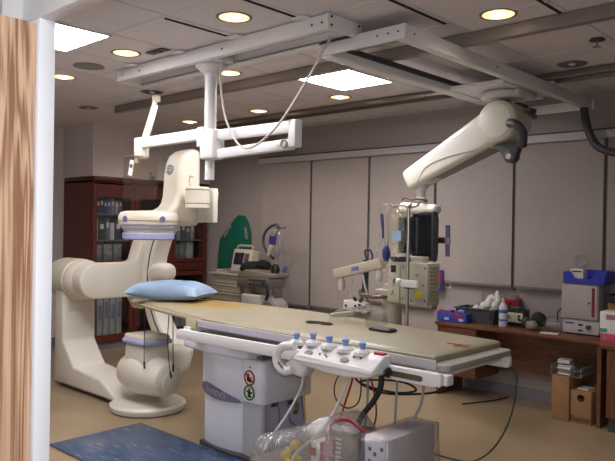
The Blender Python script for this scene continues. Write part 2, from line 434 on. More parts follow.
build(MB().lathe([(.045, -.002), (.05, -.012), (.012, -.014), (.001, -.014)], (-1.62, 4.47, CZ)), 'escutcheon', dgrey, t)
build(MB().cyl((-1.62, 4.47, CZ-.014), (-1.62, 4.47, CZ-.05), .008).lathe([(.026, 0), (.028, -.003), (.001, -.004)], (-1.62, 4.47, CZ-.05)), 'deflector', steel, t)

# ------------------------------------------------------------------ overhead rail along the room with the shield arms
t = T('overhead_rail', 'long white overhead rail running left to right on the ceiling', 'ceiling rail', (-3.76, 3.07, CZ-.1))
zb_, zt = 2.757, CZ-.006
build(MB().box(-4.885, -2.60, 2.925, 2.975, zb_, zt), 'near_profile', railw, t, bev=.004)
build(MB().box(-4.885, -2.60, 3.17, 3.22, zb_, zt), 'far_profile', railw, t, bev=.004)
build(MB().box(-2.60, -2.585, 2.915, 3.23, zb_-.003, zt), 'end_plate', railw, t, bev=.003)
build(MB().box(-4.90, -4.885, 2.95, 3.23, zb_-.003, zt), 'end_plate', railw, t, bev=.003)
each([MB().box(-4.885, -2.60, 2.975, 2.995, zb_+.012, zb_+.02), MB().box(-4.885, -2.60, 3.15, 3.17, zb_+.012, zb_+.02)], 'running_strip', steel, t)
for x in (-4.80, -4.55, -3.55, -2.72, -2.64): build(MB().cyl((x, 2.926, 2.80), (x, 2.921, 2.80), .007), 'bolt', dgrey, t)
for y, z in ((2.945, 2.83), (2.945, 2.78), (3.2, 2.83), (3.2, 2.78)): build(MB().cyl((-2.586, y, z), (-2.580, y, z), .008), 'bolt', dgrey, t)
for x in (-4.61, -4.0, -3.39, -2.78): build(MB().box(x-.05, x+.05, 2.86, 2.93, CZ-.018, CZ-.006), 'ceiling_clip', railw, t)
cx, cy = -3.845, 3.07
t = T('suspension_arms', 'white ceiling column on the long rail carrying jointed arms', 'ceiling arm', (cx, cy, 1.93))
build(MB().box(cx-.11, cx+.16, 3.0, 3.145, 2.765, 2.80), 'trolley', white, t, bev=.006)
build(MB().lathe([(.11, 2.765), (.115, 2.745), (.09, 2.725), (.050, 2.69), (.046, 2.67)], (cx, cy, 0)), 'flange', white, t)
build(MB().cyl((cx, cy, 2.67), (cx, cy, 2.10), .044, n=28), 'column', white, t)
build(MB().cyl((cx, cy, 2.12), (cx, cy, 1.93), .034, n=20).cyl((cx, cy-.034, 1.97), (cx, cy-.038, 1.97), .008), 'lower_stub', white, t)
build(MB().box(cx-.10, cx-.02, cy-.055, cy+.05, 2.165, 2.315), 'hub', white, t, bev=.018, seg=3)
build(MB().box(cx-.05, cx+.105, cy-.06, cy+.055, 2.075, 2.29), 'hub', white, t, bev=.018, seg=3)
build(MB().bar((cx-.1, cy-.01, 2.265), (-4.68, cy-.02, 2.255), .055, .085), 'left_arm', cream, t, bev=.012)
build(MB().box(-4.75, -4.66, cy-.06, cy+.03, 2.13, 2.30), 'arm_end_bracket', cream, t, bev=.01)
build(MB().bar((-4.69, cy-.0, 2.25), (-4.615, cy+.05, 2.60), .045, .06, w2=.03, h2=.034), 'spring_arm', cream, t, bev=.008)
build(MB().bar((-4.645, cy+.0, 2.26), (-4.585, cy+.05, 2.56), .014, .014), 'spring_rod', steel, t)
each([MB().box(-4.632, -4.622, cy+.03, cy+.08, 2.59, 2.64), MB().box(-4.60, -4.59, cy+.03, cy+.08, 2.59, 2.64)], 'fork', cream, t)
build(MB().bar((cx+.1, cy, 2.245), (-2.97, cy-.03, 2.235), .05, .075), 'upper_arm', white, t, bev=.012)
build(MB().bar((cx+.1, cy, 2.11), (-2.97, cy-.03, 2.125), .05, .07), 'lower_arm', white, t, bev=.012)
build(MB().box(-2.985, -2.92, cy-.07, cy+.0, 2.10, 2.275).cyl((-2.995, cy-.035, 2.09), (-2.995, cy-.035, 2.15), .03), 'arm_end_bracket', white, t, bev=.012)
build(MB().tor((-3.015, cy-.072, 2.125), .024, .007, 'Y'), 'end_ring', M('ring_grey', (130, 128, 128), .4), t)
# leaded acrylic shield hung from the left arm
t = T('radiation_shield', 'brown-tinted clear shield pane hanging from the left white arm', 'shield', (-4.62, 3.0, 1.80))
build(MB().prism([(-4.875, 1.82), (-4.85, 1.79), (-4.42, 1.79), (-4.40, 1.82), (-4.40, 2.10), (-4.43, 2.13), (-4.85, 2.15), (-4.875, 2.13)], 'Y', 2.996, 3.004), 'pane', lead, t)
build(MB().box(-4.735, -4.695, 3.004, 3.03, 2.09, 2.14).cyl((-4.715, 3.03, 2.14), (-4.715, 3.05, 2.15), .012), 'hanger', cream, t, bev=.004)
build(MB().box(-4.495, -4.455, 2.985, 3.02, 1.945, 1.975).cyl((-4.475, 2.99, 1.96), (-4.475, 2.99, 2.01), .008), 'clamp', dgrey, t)
build(MB().tube([(-4.86, 3.0, 2.15), (-4.75, 3.0, 2.152), (-4.6, 3.0, 2.142)], .005), 'top_edge', steel, t)
tg = MB().obox((-4.75, 2.99, 2.055), (.055, .006, .125), ry(.25)); tg2 = build(tg, 'tag', paperw, t)
build(MB().obox((-4.745, 2.986, 2.07), (.036, .003, .03), ry(.25)), 'tag_print', dgrey, tg2)
# cord
S(MB().tube([(-2.68, 3.06, 2.76), (-2.74, 3.04, 2.66), (-2.85, 3.0, 2.47), (-3.02, 2.97, 2.26), (-3.2, 2.96, 2.14), (-3.36, 2.97, 2.12), (-3.5, 3.0, 2.2), (-3.62, 3.02, 2.36), (-3.69, 3.04, 2.55), (-3.715, 3.05, 2.70), (-3.70, 3.06, 2.77)], .0075, 8), 'hanging_cord', M('grey_white_cord', (186, 180, 178), .5), 'pale cord hanging in a deep loop below the long overhead rail', 'cord')

# ------------------------------------------------------------------ second overhead frame with monitor arm
t = T('overhead_rail', 'white rectangular overhead rail frame at the right, running towards the window wall', 'ceiling rail', (-2.56, 4.65, 2.69))
z0, z1 = 2.69, 2.775
build(MB().box(-2.30, -2.235, 3.2, 6.08, z0, z1), 'long_profile', railw, t, bev=.004)
build(MB().box(-2.90, -2.805, 3.2, 6.08, z0-.01, z1), 'long_profile', railw, t, bev=.02, seg=3)
build(MB().box(-2.885, -2.225, 3.17, 3.20, z0, z1), 'end_plate', railw, t, bev=.004)
build(MB().box(-2.885, -2.225, 6.08, 6.10, z0, z1), 'end_plate', railw, t, bev=.004)
build(MB().box(-2.82, -2.30, 3.20, 3.42, z1-.02, z1-.012), 'cover_plate', M('rail_cover', (128, 118, 110), .5), t)
each([MB().box(-2.805, -2.79, 3.3, 6.0, z0+.045, z0+.08), MB().box(-2.34, -2.32, 3.3, 6.0, z0+.02, z0+.05)], 'cable_track', dgrey, t)
for x in (-2.83, -2.42, -2.34, -2.27): build(MB().cyl((x, 3.171, 2.735), (x, 3.166, 2.735), .006), 'bolt', dgrey, t)
for y in (3.28, 4.3, 5.3, 6.0): build(MB().cyl((-2.236, y, 2.735), (-2.231, y, 2.735), .006), 'bolt', dgrey, t)
for x in (-2.27, -2.85):
    for y in (3.83, 5.28): build(MB().box(x-.03, x+.03, y-.03, y+.03, z1, 2.80 if y > 4 else z1+.002), 'hanger_block', railw, t)
t = T('ceiling_boom', 'big cream ceiling boom with round shoulder sloping down to the monitors', 'ceiling arm', (-2.55, 4.93, 2.3))
build(MB().box(-2.79, -2.34, 4.60, 5.18, z0+.003, z0+.03), 'trolley', railw, t, bev=.005)
build(MB().box(-2.79, -2.34, 5.19, 5.30, z0-.02, z0+.002), 'trolley_bracket', railw, t, bev=.005)
build(MB().box(-2.40, -2.34, 4.85, 5.185, z0-.045, z0-.002), 'trolley_bracket', railw, t, bev=.005)
build(MB().lathe([(.155, 2.685), (.172, 2.672), (.172, 2.645), (.155, 2.63), (.05, 2.622)], (-2.51, 4.93, 0), n=36), 'turntable', white, t)
build(MB().cyl((-2.51, 4.93, 2.63), (-2.51, 4.93, 2.56), .055), 'neck', dgrey, t)
A = Vector((-2.49, 4.93, 2.445)); B = Vector((-3.29, 4.93, 2.05)); d = (B-A).normalized()
build(MB().cyl(A-Vector((0, .15, 0)), A+Vector((0, .15, 0)), .165, n=40), 'shoulder', cream2, t, bev=.03, seg=4)
for sg in (-1, 1): build(MB().cyl(A+Vector((0, .15*sg, 0)), A+Vector((0, .158*sg, 0)), .132, n=36), 'shoulder_cap', cream, t, bev=.004)
build(MB().bar(A+d*.02, B+d*.10, .25, .30, w2=.20, h2=.19), 'boom', cream, t, bev=.05, seg=4)
un = Vector((0, 1, 0)).cross(d)
if un.z > 0: un = -un
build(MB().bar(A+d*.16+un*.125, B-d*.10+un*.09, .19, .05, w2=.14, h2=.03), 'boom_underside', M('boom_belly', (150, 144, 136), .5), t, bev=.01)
build(MB().tube([A+d*.28+un*.10+Vector((0, -.124, 0)), A+d*.5+un*.03+Vector((0, -.116, 0)), A+d*.72+un*.0+Vector((0, -.108, 0)), A+d*.86+un*.07+Vector((0, -.10, 0))], .004), 'boom_seam', M('seam_grey', (150, 144, 134), .5), t)
build(MB().lathe([(.07, 1.985), (.06, 1.95), (.042, 1.93), (.038, 1.87), (.055, 1.86), (.055, 1.845), (.04, 1.84)], (B.x+.03, B.y, 0), n=24), 'drop_post', white, t)
build(MB().tube([A+Vector((.12, -.16, -.03)), A+Vector((.19, -.20, -.05)), A+Vector((.235, -.18, -.11)), A+Vector((.20, -.10, -.20))], .034, 12), 'cable_hose', dgrey, t)
build(MB().prism([(-2.53, 2.27), (-2.31, 2.29), (-2.36, 2.15), (-2.40, 2.12), (-2.44, 2.15)], 'Y', 4.84, 4.92).cyl((-2.40, 4.835, 2.17), (-2.40, 4.925, 2.17), .05), 'cable_guide', dgrey, t, bev=.01)
build(MB().cyl((-2.405, 4.83, 2.17), (-2.405, 4.838, 2.17), .022), 'guide_bolt', lgrey, t)
build(MB().box(-2.30, -2.24, 4.85, 4.95, 2.50, 2.53).cyl((-2.27, 4.89, 2.50), (-2.22, 4.89, 2.46), .02), 'stop_bracket', dgrey, t)
# cross bar carrying the monitors (turns with the arm)
mdir = Vector((-.53, -.85, 0)); mside = Vector((.85, -.53, 0))   # screen facing / screen right
mc = Vector((B.x+.03, B.y, 0))
build(MB().bar(mc+Vector((-.22, .03, 1.785)), mc+Vector((.20, -.03, 1.765)), .12, .10, w2=.11, h2=.085), 'crossbar', cream, t, bev=.04, seg=4)
build(MB().tube([mc+Vector((-.14, -.08, 1.85)), mc+Vector((-.1, -.09, 1.87)), mc+Vector((-.04, -.08, 1.85)), mc+Vector((.04, -.09, 1.855)), mc+Vector((.1, -.06, 1.84)), mc+Vector((.06, -.04, 1.83))], .009), 'hook_loop', M('brass_hook', (120, 100, 80), .3, .7), t)
# hose from the end of the frame to the right
S(MB().tube([(-2.27, 5.98, 2.69), (-2.25, 5.97, 2.58), (-2.20, 5.95, 2.44), (-2.12, 5.92, 2.33), (-1.98, 5.9, 2.27), (-1.8, 5.9, 2.25), (-1.55, 5.92, 2.26)], .035, 12), 'corrugated_hose', dgrey, 'thick dark grey cable hose drooping from the right end of the rail frame', 'hose')

def monitor(name, lab, c, w, h, dep):
    t = T(name, lab, 'monitor', (c.x, c.y, c.z), 'black monitors on the ceiling arm')
    ang = math.atan2(mside.y, mside.x); R = rz(ang); piv = c
    def bb(x0, x1, y0, y1, z0, z1): return MB().add([R @ p + c for p in MB().box(x0, x1, y0, y1, z0, z1).v], MB().box(0, 1, 0, 1, 0, 1).f)
    build(bb(-w/2, w/2, -.02, .03, 0, h), 'case', black, t, bev=.012, seg=3)
    build(bb(-w/2*.85, w/2*.85, .03, dep, .04, h-.04), 'rear_housing', dgrey, t, bev=.03, seg=3)
    build(bb(-w/2+.025, w/2-.025, -.0215, -.019, .03, h-.03), 'screen', M('dark_screen', (16, 20, 22), .12), t)
    build(bb(w/2-.004, w/2+.003, -.018, .028, .01, h-.01), 'side_trim', M('silver_trim', (90, 92, 94), .3, .5), t)
    return t
m1 = monitor('monitor', 'black monitor at the left behind the steel pole', Vector((-3.44, 5.02, 1.375)), .42, .33, .05)
m2 = monitor('monitor', 'black monitor at the right, next to the lilac handle bars', Vector((-3.185, 4.87, 1.335)), .42, .41, .055)
hc_ = Vector((-3.01, 4.97, 0))
t = T('positioning_handle', 'pair of upright lilac handle bars clamped right of the monitors', 'handle', hc_+Vector((0, 0, 1.37)))
each([MB().cyl(hc_+Vector((0, 0, 1.37)), hc_+Vector((0, 0, 1.485)), .019), MB().cyl(hc_+Vector((0, 0, 1.52)), hc_+Vector((0, 0, 1.635)), .019)], 'grip', M('lilac_grip', (120, 118, 178), .5), t)
build(MB().cyl(hc_+Vector((0, 0, 1.475)), hc_+Vector((0, 0, 1.53)), .026), 'clamp', lgrey, t)
build(MB().bar(hc_+Vector((-.12, .0, 1.505)), hc_+Vector((0, 0, 1.505)), .03, .05), 'bracket', dgrey, t)

# ------------------------------------------------------------------ angiography gantry (C-arm)
ix, iy, iz = -4.97, 3.33, 1.07
t = G = T('angiography_gantry', 'large cream C-arm X-ray gantry standing on the floor at the left', 'medical scanner', (ix, iy, 0))
# floor base: round bearing, L-shaped beam and upright
build(MB().lathe([(.315, .012), (.325, .03), (.325, .055), (.305, .072), (.001, .074)], (ix, iy, 0), n=56), 'floor_bearing', cream, t)
build(MB().lathe([(.312, .0), (.312, .014), (.001, .014)], (ix, iy, 0), n=48), 'floor_ring', midg, t)
pr = [(-6.36, .035), (-5.45, .035), (-5.24, .03), (-5.22, .07), (-5.5, .19), (-5.98, .225), (-6.19, .45), (-6.20, 1.02), (-6.36, 1.02)]
build(MB().prism(pr, 'Y', 3.16, 3.51), 'base_column', cream, t, bev=.022, seg=3)
build(MB().box(-6.30, -5.5, 3.20, 3.47, .0, .036), 'plinth', dgrey, t)
build(MB().prism([(-6.195, .73), (-6.188, .73), (-6.188, .98), (-6.195, .98)], 'Y', 3.22, 3.45), 'column_cover', cream2, t, bev=.003)
build(MB().lathe([(.06, -6.62), (.15, -6.60), (.19, -6.54), (.205, -6.45), (.205, -6.17), (.195, -6.16), (.195, -6.15), (.203, -6.14), (.195, -6.05), (.17, -6.02)], (0, iy, 1.045), 'X', n=40), 'pivot_housing', cream2, t)
# offset arm from pivot to the C carrier
ap = [(iy+.03+.172*math.cos(a)*1.0-.03, 1.045+.172*math.sin(a)) for a in [PI/2+PI*k/16 for k in range(17)]]
ap += [(3.70, .873), (3.76, .86), (3.80, .80), (3.83, .74), (3.86, .74), (3.875, .90), (3.88, 1.05), (3.90, 1.25), (3.99, 1.44), (3.99, 1.50), (3.86, 1.50), (3.81, 1.38), (3.77, 1.25), (3.74, 1.225), (3.68, 1.217)]
build(MB().prism(ap, 'X', -6.04, -5.86), 'offset_arm', cream, t, bev=.02, seg=3)
# C arc
def arc(r0, r1, a0, a1, y0, y1, n=40, cx=ix, cz=iz):
    P = [(cx+r1*math.cos(a0+(a1-a0)*i/n), cz+r1*math.sin(a0+(a1-a0)*i/n)) for i in range(n+1)]
    P += [(cx+r0*math.cos(a1+(a0-a1)*i/n), cz+r0*math.sin(a1+(a0-a1)*i/n)) for i in range(n+1)]
    return MB().prism(P, 'Y', y0, y1)
R_ = math.radians
build(arc(.70, .86, R_(82), R_(252), 3.80, 4.00), 'c_arc', cream, t, bev=.03, seg=4, smooth=50)
build(arc(.735, .748, R_(95), R_(240), 3.795, 3.80), 'arc_groove', dgrey, t)
build(MB().ell((-5.66, 3.93, 1.12), (.12, .14, .10), 24, 14, power=.8), 'arc_cover', cream, t)
# detector
dx_ = ix-.03
build(MB().lathe([(.235, 1.585), (.252, 1.60), (.257, 1.63), (.257, 1.672), (.24, 1.70), (.20, 1.713), (.001, 1.722)], (dx_, iy, 0), n=48), 'detector_lid', cream, t)
hp = [(-.12, 1.59), (-.12, 1.70), (.06, 1.718), (.13, 1.732), (.185, 1.76), (.215, 1.80), (.232, 1.86), (.24, 1.95), (.245, 2.06), (.262, 2.15), (.295, 2.225), (.36, 2.275), (.43, 2.295), (.50, 2.29), (.50, 1.59)]
build(MB().prism([(iy+a, b) for a, b in hp], 'X', -5.17, -4.905), 'detector_housing', cream, t, bev=.055, seg=5, smooth=60)
build(MB().lathe([(.259, 1.628), (.259, 1.634), (.2, 1.634)], (dx_, iy, 0), n=48), 'lid_seam', midg, t)
build(MB().lathe([(.236, 1.588), (.234, 1.568), (.2, 1.562)], (dx_, iy, 0), n=48), 'lilac_ring', lilac, t)
build(MB().lathe([(.232, 1.572), (.212, 1.545), (.208, 1.525), (.2, 1.52)], (dx_, iy, 0), n=48), 'detector_body', cream2, t)
build(MB().lathe([(.214, 1.527), (.224, 1.518), (.221, 1.478), (.205, 1.468), (.001, 1.466)], (dx_, iy, 0), n=48), 'lilac_ring', lilac, t)
for a in (math.radians(-82), math.radians(-8)):
    q = Vector((dx_+.257*math.cos(a), iy+.257*math.sin(a), 1.645)); nrm = Vector((math.cos(a), math.sin(a), 0))
    build(MB().cyl(q-nrm*.01, q+nrm*.006, .026, n=20), 'lid_button', M('button_violet', (112, 104, 140), .4), t)
# maker's roundel on the housing
q = Vector((-5.085, 3.515, 1.0)); 
zc = 2.10; yc = iy+.2535; rot = rx(PI/2) ; tilt = rz(0)
Rm = rz(R_(6)) @ rx(PI/2-.22)
pos = Vector((-5.05, yc-.010, zc)); nrm = Rm @ Vector((0, 0, 1))
em = build(MB().cyl(pos-nrm*.02, pos+nrm*.004, .046, n=32), 'emblem', M('emblem_grey', (96, 98, 106), .35, .4), t)
build(text('GE', .058, Rm, pos+nrm*.0045), 'lettering', M('emblem_script', (205, 205, 210), .4), em)
build(MB().add(*(lambda b: ([Rm @ p + pos+nrm*.004 for p in b.v], b.f))(MB().tor((0, 0, 0), .040, .0025, 'Z'))), 'emblem_ring', M('emblem_script', (205, 205, 210), .4), em)
# side drum and plate on the housing
build(MB().box(-4.905, -4.67, 3.775, 3.83, 1.625, 1.93), 'side_plate', cream, t, bev=.008)
build(MB().lathe([(.098, 1.745), (.106, 1.755), (.106, 1.925), (.098, 1.935), (.001, 1.938)], (-4.74, 3.655, 0), n=40), 'motor_drum', cream, t)
each([MB().lathe([(.1065, 1.785), (.1075, 1.787), (.1075, 1.792), (.1065, 1.794)], (-4.74, 3.655, 0), n=40), MB().lathe([(.1065, 1.905), (.1075, 1.907), (.1075, 1.911), (.1065, 1.913)], (-4.74, 3.655, 0), n=40)], 'drum_seam', midg, t)
build(MB().box(-4.90, -4.83, 3.62, 3.68, 1.82, 1.87), 'drum_bracket', cream2, t, bev=.01)
build(MB().tube([(-4.79, 3.62, 1.935), (-4.80, 3.61, 1.99), (-4.77, 3.60, 2.03), (-4.72, 3.60, 2.02)], .010), 'drum_cable', cream2, t)
# X-ray tube under the table
build(MB().box(ix-.16, ix+.15, iy-.15, iy+.12, .60, .655), 'collimator_top', cream2, t, bev=.02, seg=3)
build(MB().box(ix-.175, ix+.165, iy-.165, iy+.135, .572, .618), 'collimator_band', lilac, t, bev=.02, seg=3)
build(MB().prism([(ix-.17, .30), (ix+.16, .30), (ix+.145, .574), (ix-.155, .574)], 'Y', iy-.145, iy+.115), 'collimator_body', cream, t, bev=.03, seg=3)
build(MB().lathe([(.03, -5.30), (.10, -5.28), (.145, -5.22), (.165, -5.13), (.165, -4.86), (.16, -4.78), (.148, -4.70), (.132, -4.645), (.10, -4.625), (.001, -4.62)], (0, iy-.02, .305), 'X', n=36), 'x_ray_tube', cream, t)
build(MB().lathe([(.085, -4.63), (.085, -4.612), (.07, -4.606), (.001, -4.604)], (0, iy-.02, .285), 'X', n=28), 'tube_end_cap', cream2, t)
build(MB().ell((ix-.02, iy+.0, .31), (.26, .20, .18), 28, 16, power=.85), 'tube_cover', cream, t)
build(MB().ell((ix-.06, iy+.27, .37), (.13, .20, .15), 28, 16, power=.8), 'tube_mount', cream, t)
build(MB().obox((ix-.20, iy-.2, .36), (.03, .004, .006)), 'tube_mark', dgrey, t)

# ------------------------------------------------------------------ examination table
t = TB = T('angiography_table', 'long white pedestal examination table with tan top in the middle of the room', 'examination table', (-3.55, 3.3, 0))
# pedestal
def rp(x0, x1, y0, y1, r, n=6):
    P = []
    for cx_, cy_, a in ((x1-r, y0+r, -PI/2), (x1-r, y1-r, 0), (x0+r, y1-r, PI/2), (x0+r, y0+r, PI)):
        P += [(cx_+r*math.cos(a+PI/2*k/n), cy_+r*math.sin(a+PI/2*k/n)) for k in range(n+1)]
    return P
def bow(x0, x1, y0, y1, dep, n=10):
    return [(x0+(x1-x0)*k/n, y0-dep*math.sin(PI*k/n)) for k in range(n+1)]+[(x1, y1), (x0, y1)]
build(MB().prism(bow(-3.90, -3.46, 3.075, 3.55, .035), 'Z', .41, .70), 'upper_cover', pedw, t, bev=.012, seg=2)
build(MB().prism(rp(-3.47, -3.235, 3.055, 3.56, .05), 'Z', .405, .70), 'side_cover', pedw, t, bev=.012, seg=2)
build(MB().prism(bow(-3.88, -3.46, 3.085, 3.52, .03), 'Z', .02, .412), 'lower_cover', pedw, t, bev=.008)
build(MB().box(-3.46, -3.26, 3.075, 3.13, .02, .406), 'lower_cover', pedg, t, bev=.02, seg=3)
build(MB().prism(bow(-3.90, -3.25, 3.06, 3.55, .04), 'Z', .0, .035), 'foot_plate', dgrey, t)
build(MB().box(-3.45, -3.30, 3.13, 3.52, .03, .405), 'equipment_panel', M('panel_lilac', (178, 176, 196), .4), t)
for k in range(7): build(MB().box(-3.301, -3.297, 3.16+.018*k, 3.168+.018*k, .06, .20), 'vent_slot', dgrey, t)
each([MB().box(-3.302, -3.296, 3.20, 3.27, .36, .39), MB().box(-3.302, -3.296, 3.36, 3.45, .345, .375), MB().box(-3.302, -3.296, 3.42, 3.46, .27, .30)], 'panel_socket', dgrey, t)
pcm = M('cable_blue_grey', (110, 116, 150), .5)
build(MB().tube([(-3.29, 3.24, .40), (-3.27, 3.25, .3), (-3.28, 3.23, .15), (-3.29, 3.25, .03)], .006), 'panel_cable', pcm, t)
build(MB().tube([(-3.29, 3.34, .40), (-3.26, 3.33, .32), (-3.27, 3.36, .24), (-3.28, 3.42, .20)], .006), 'panel_cable', pcm, t)
build(MB().tube([(-3.29, 3.49, .40), (-3.27, 3.49, .28), (-3.28, 3.53, .12)], .007), 'panel_cable', pcm, t)
build(MB().box(-3.298, -3.294, 3.43, 3.47, .29, .34), 'sticker', M('tan_label', (150, 130, 80), .6), t)
# name badge, leaf shaped
bp = [(-3.915, .455), (-3.87, .468), (-3.78, .468), (-3.68, .455), (-3.57, .43), (-3.49, .40), (-3.455, .382), (-3.56, .375), (-3.70, .374), (-3.82, .392), (-3.90, .43)]
def on_front(x): return 3.075-.035*math.sin(PI*min(1, max(0, (x+3.90)/.44)))
def lerp(P, x):
    for (a, za), (b_, zb2) in zip(P, P[1:]):
        if a <= x <= b_: return za+(zb2-za)*(x-a)/(b_-a)
    return P[-1][1]
top_ = [(-3.898, .44), (-3.87, .468), (-3.82, .474), (-3.76, .47), (-3.68, .455), (-3.57, .428), (-3.49, .40), (-3.455, .382)]
bot_ = [(-3.898, .43), (-3.86, .402), (-3.82, .390), (-3.70, .374), (-3.56, .374), (-3.455, .380)]
xs = [-3.898+.443*k/20 for k in range(21)]
v = []; f = []
for x in xs:
    yf = on_front(x)-.005
    v += [(x, yf, lerp(top_, x)), (x, yf, lerp(bot_, x)), (x, yf+.006, lerp(top_, x)), (x, yf+.006, lerp(bot_, x))]
for k in range(20):
    a = 4*k; b_ = a+4
    f += [(a, a+1, b_+1, b_), (a, b_, b_+2, a+2), (a+1, a+3, b_+3, b_+1)]
bd = build(MB().add(v, f), 'badge', M('badge_violet_grey', (112, 112, 136), .4), t)
tx = text('Innova', .082, rx(PI/2), (-3.70, 3.034, .422)); tx.xf(ry(.05), (-3.70, 3.034, .422))
for k, p in enumerate(tx.v): tx.v[k] = Vector((p.x, on_front(p.x)-.008, p.z))
build(tx, 'lettering', M('badge_text', (214, 214, 222), .5), bd)
def sticker(zc, ringm, bar):
    x = -3.36; y = 3.052
    s_ = build(MB().cyl((x, y+.001, zc), (x, y-.001, zc), .052, n=32), 'warning_sticker', paperw, t)
    build(MB().tor((x, y-.002, zc), .047, .006, 'Y', n=36), 'ring', ringm, s_)
    g = MB()
    if bar:
        g.cyl((x-.012, y-.001, zc+.02), (x-.012, y-.003, zc+.02), .009, n=12).bar((x-.014, y-.0025, zc+.01), (x+.02, y-.0025, zc-.012), .003, .022, up=(0, 1, 0)).bar((x-.02, y-.0025, zc-.005), (x+.012, y-.0025, zc-.028), .003, .014, up=(0, 1, 0)).bar((x, y-.0025, zc-.0), (x+.028, y-.0025, zc+.006), .003, .008, up=(0, 1, 0))
        g.obox((x-.014, y-.002, zc-.004), (.022, .003, .04)).obox((x+.014, y-.002, zc-.018), (.03, .003, .012))
        build(MB().obox((x, y-.004, zc), (.088, .002, .010), ry(R_(40))), 'slash', ringm, s_)
    else:
        g.cyl((x, y-.001, zc+.022), (x, y-.003, zc+.022), .009, n=12)
        g.obox((x, y-.002, zc-.002), (.02, .003, .034)).obox((x-.014, y-.002, zc+.004), (.03, .003, .01), ry(.5)).obox((x+.016, y-.002, zc), (.03, .003, .012), ry(-.4)).obox((x+.002, y-.002, zc-.024), (.036, .003, .014))
    build(g, 'figure', black, s_)
    return s_
part_label(sticker(.575, red, True), 'red ringed prohibition sticker'); part_label(sticker(.475, M('sign_green', (30, 110, 60), .5), False), 'green ringed permission sticker')
build(MB().cyl((-3.36, 3.056, .648), (-3.36, 3.05, .648), .006, n=12), 'screw', black, t)
# lift head under the table top
build(MB().prism(bow(-4.06, -3.36, 3.02, 3.58, .03)[:-2]+[(-3.33, 3.10), (-3.33, 3.58), (-4.06, 3.58)], 'Z', .70, .765), 'lift_head', pedw, t, bev=.014, seg=3)
build(MB().box(-3.50, -3.27, 3.09, 3.50, .698, .72), 'bellows_cover', M('slate_cover', (96, 100, 110), .5), t, bev=.004)
build(MB().box(-3.95, -2.4, 3.12, 3.50, .762, .875), 'top_carriage', M('carriage_grey', (140, 138, 140), .5), t, bev=.01)
# slab
near = [(-1.80, 2.945), (-2.6, 2.925), (-3.4, 2.925), (-3.80, 2.97), (-4.4, 3.07), (-5.0, 3.20), (-5.13, 3.25)]
far = [(-5.16, 3.30), (-5.14, 3.62), (-5.0, 3.72), (-4.4, 3.80), (-3.6, 3.80), (-2.7, 3.74), (-1.80, 3.64)]
slabm = M('table_slab_grey', (152, 147, 138), .45)
build(MB().prism([(-1.80, 2.945), (-3.80, 2.955), (-3.80, 3.66), (-1.80, 3.67), (-1.775, 3.645), (-1.775, 2.97)], 'Z', .873, .910), 'end_frame', slabm, t, bev=.008)
tan = M('tabletop_tan', (160, 147, 118), .45, var=.05, scale=5)
build(MB().prism([p for p in near if p[0] < -3.7]+far[:4]+[(-3.7, 3.80)], 'Z', .905, .930), 'tabletop', tan, t, bev=.006)
build(MB().box(-3.80, -1.83, 2.928, 2.945, .884, .932), 'side_strip', M('side_strip_grey', (172, 167, 168), .4), t, bev=.004)
each([MB().box(-3.75, -2.62, 2.924, 2.930, .890, .918), MB().box(-2.35, -2.02, 2.938, 2.946, .880, .908)], 'edge_strip', M('lilac_edge', (176, 172, 190), .4), t)
# rails
def rail(y, x0, x1, zlo, zhi, up=0, name='side_rail'):
    mb_ = MB().prism([(x0, zlo+.01), (x0+.02, zlo), (x1-.015, zlo), (x1, zlo+.012), (x1, zhi-.008), (x1-.01, zhi), (x0+.03, zhi), (x0, zhi-.015)], 'Y', y-.016, y+.016)
    for p in mb_.v: p.z += up*(p.x-x0)/(x1-x0)
    return build(mb_, name, railw, t, bev=.003)
r1 = rail(2.885, -3.95, -1.765, .788, .858, .026)
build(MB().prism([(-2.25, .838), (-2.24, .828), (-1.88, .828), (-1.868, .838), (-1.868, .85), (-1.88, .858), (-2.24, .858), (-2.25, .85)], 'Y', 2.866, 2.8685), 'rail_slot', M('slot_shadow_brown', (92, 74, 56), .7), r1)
build(MB().cyl((-1.785, 2.870, .815), (-1.785, 2.867, .815), .006, n=12), 'rail_screw', dgrey, r1)
r2 = rail(3.66, -3.9, -1.785, .80, .872)
build(MB().box(-1.94, -1.90, 3.638, 3.645, .82, .855), 'rail_latch', dgrey, r2)
build(MB().cyl((-1.87, 3.645, .835), (-1.87, 3.636, .835), .012, n=14), 'rail_latch_pin', dgrey, r2)
build(MB().box(-1.90, -1.83, 2.90, 3.65, .84, .875), 'rail_bracket', railw, t, bev=.003)
build(MB().box(-1.83, -1.745, 2.90, 2.96, .822, .872), 'rail_bracket', railw, t, bev=.003)
build(MB().box(-3.90, -3.82, 2.90, 3.65, .845, .878), 'rail_bracket', railw, t, bev=.003)
# cloth strap by the rail end
build(MB().box(-3.90, -3.78, 2.918, 2.926, .86, .935), 'cloth_strap', M('strap_tan', (178, 168, 140), .8), t, bev=.002)
# wires hanging under the head end
for P_, tip in (([(-4.80, 3.17, .905), (-4.79, 3.165, .75), (-4.785, 3.16, .60), (-4.782, 3.16, .46)], (-4.775, 3.16, .40)), ([(-4.40, 3.13, .9), (-4.44, 3.15, .70), (-4.45, 3.17, .52), (-4.43, 3.17, .43)], (-4.41, 3.17, .38)), ([(-4.36, 3.14, .9), (-4.37, 3.15, .68), (-4.375, 3.16, .50)], (-4.375, 3.16, .44))):
    w_ = build(MB().tube(P_, .0035), 'dangling_wire', rubber, t)
    build(MB().cyl(P_[-1], tip, .008), 'wire_tip', rubber, w_)

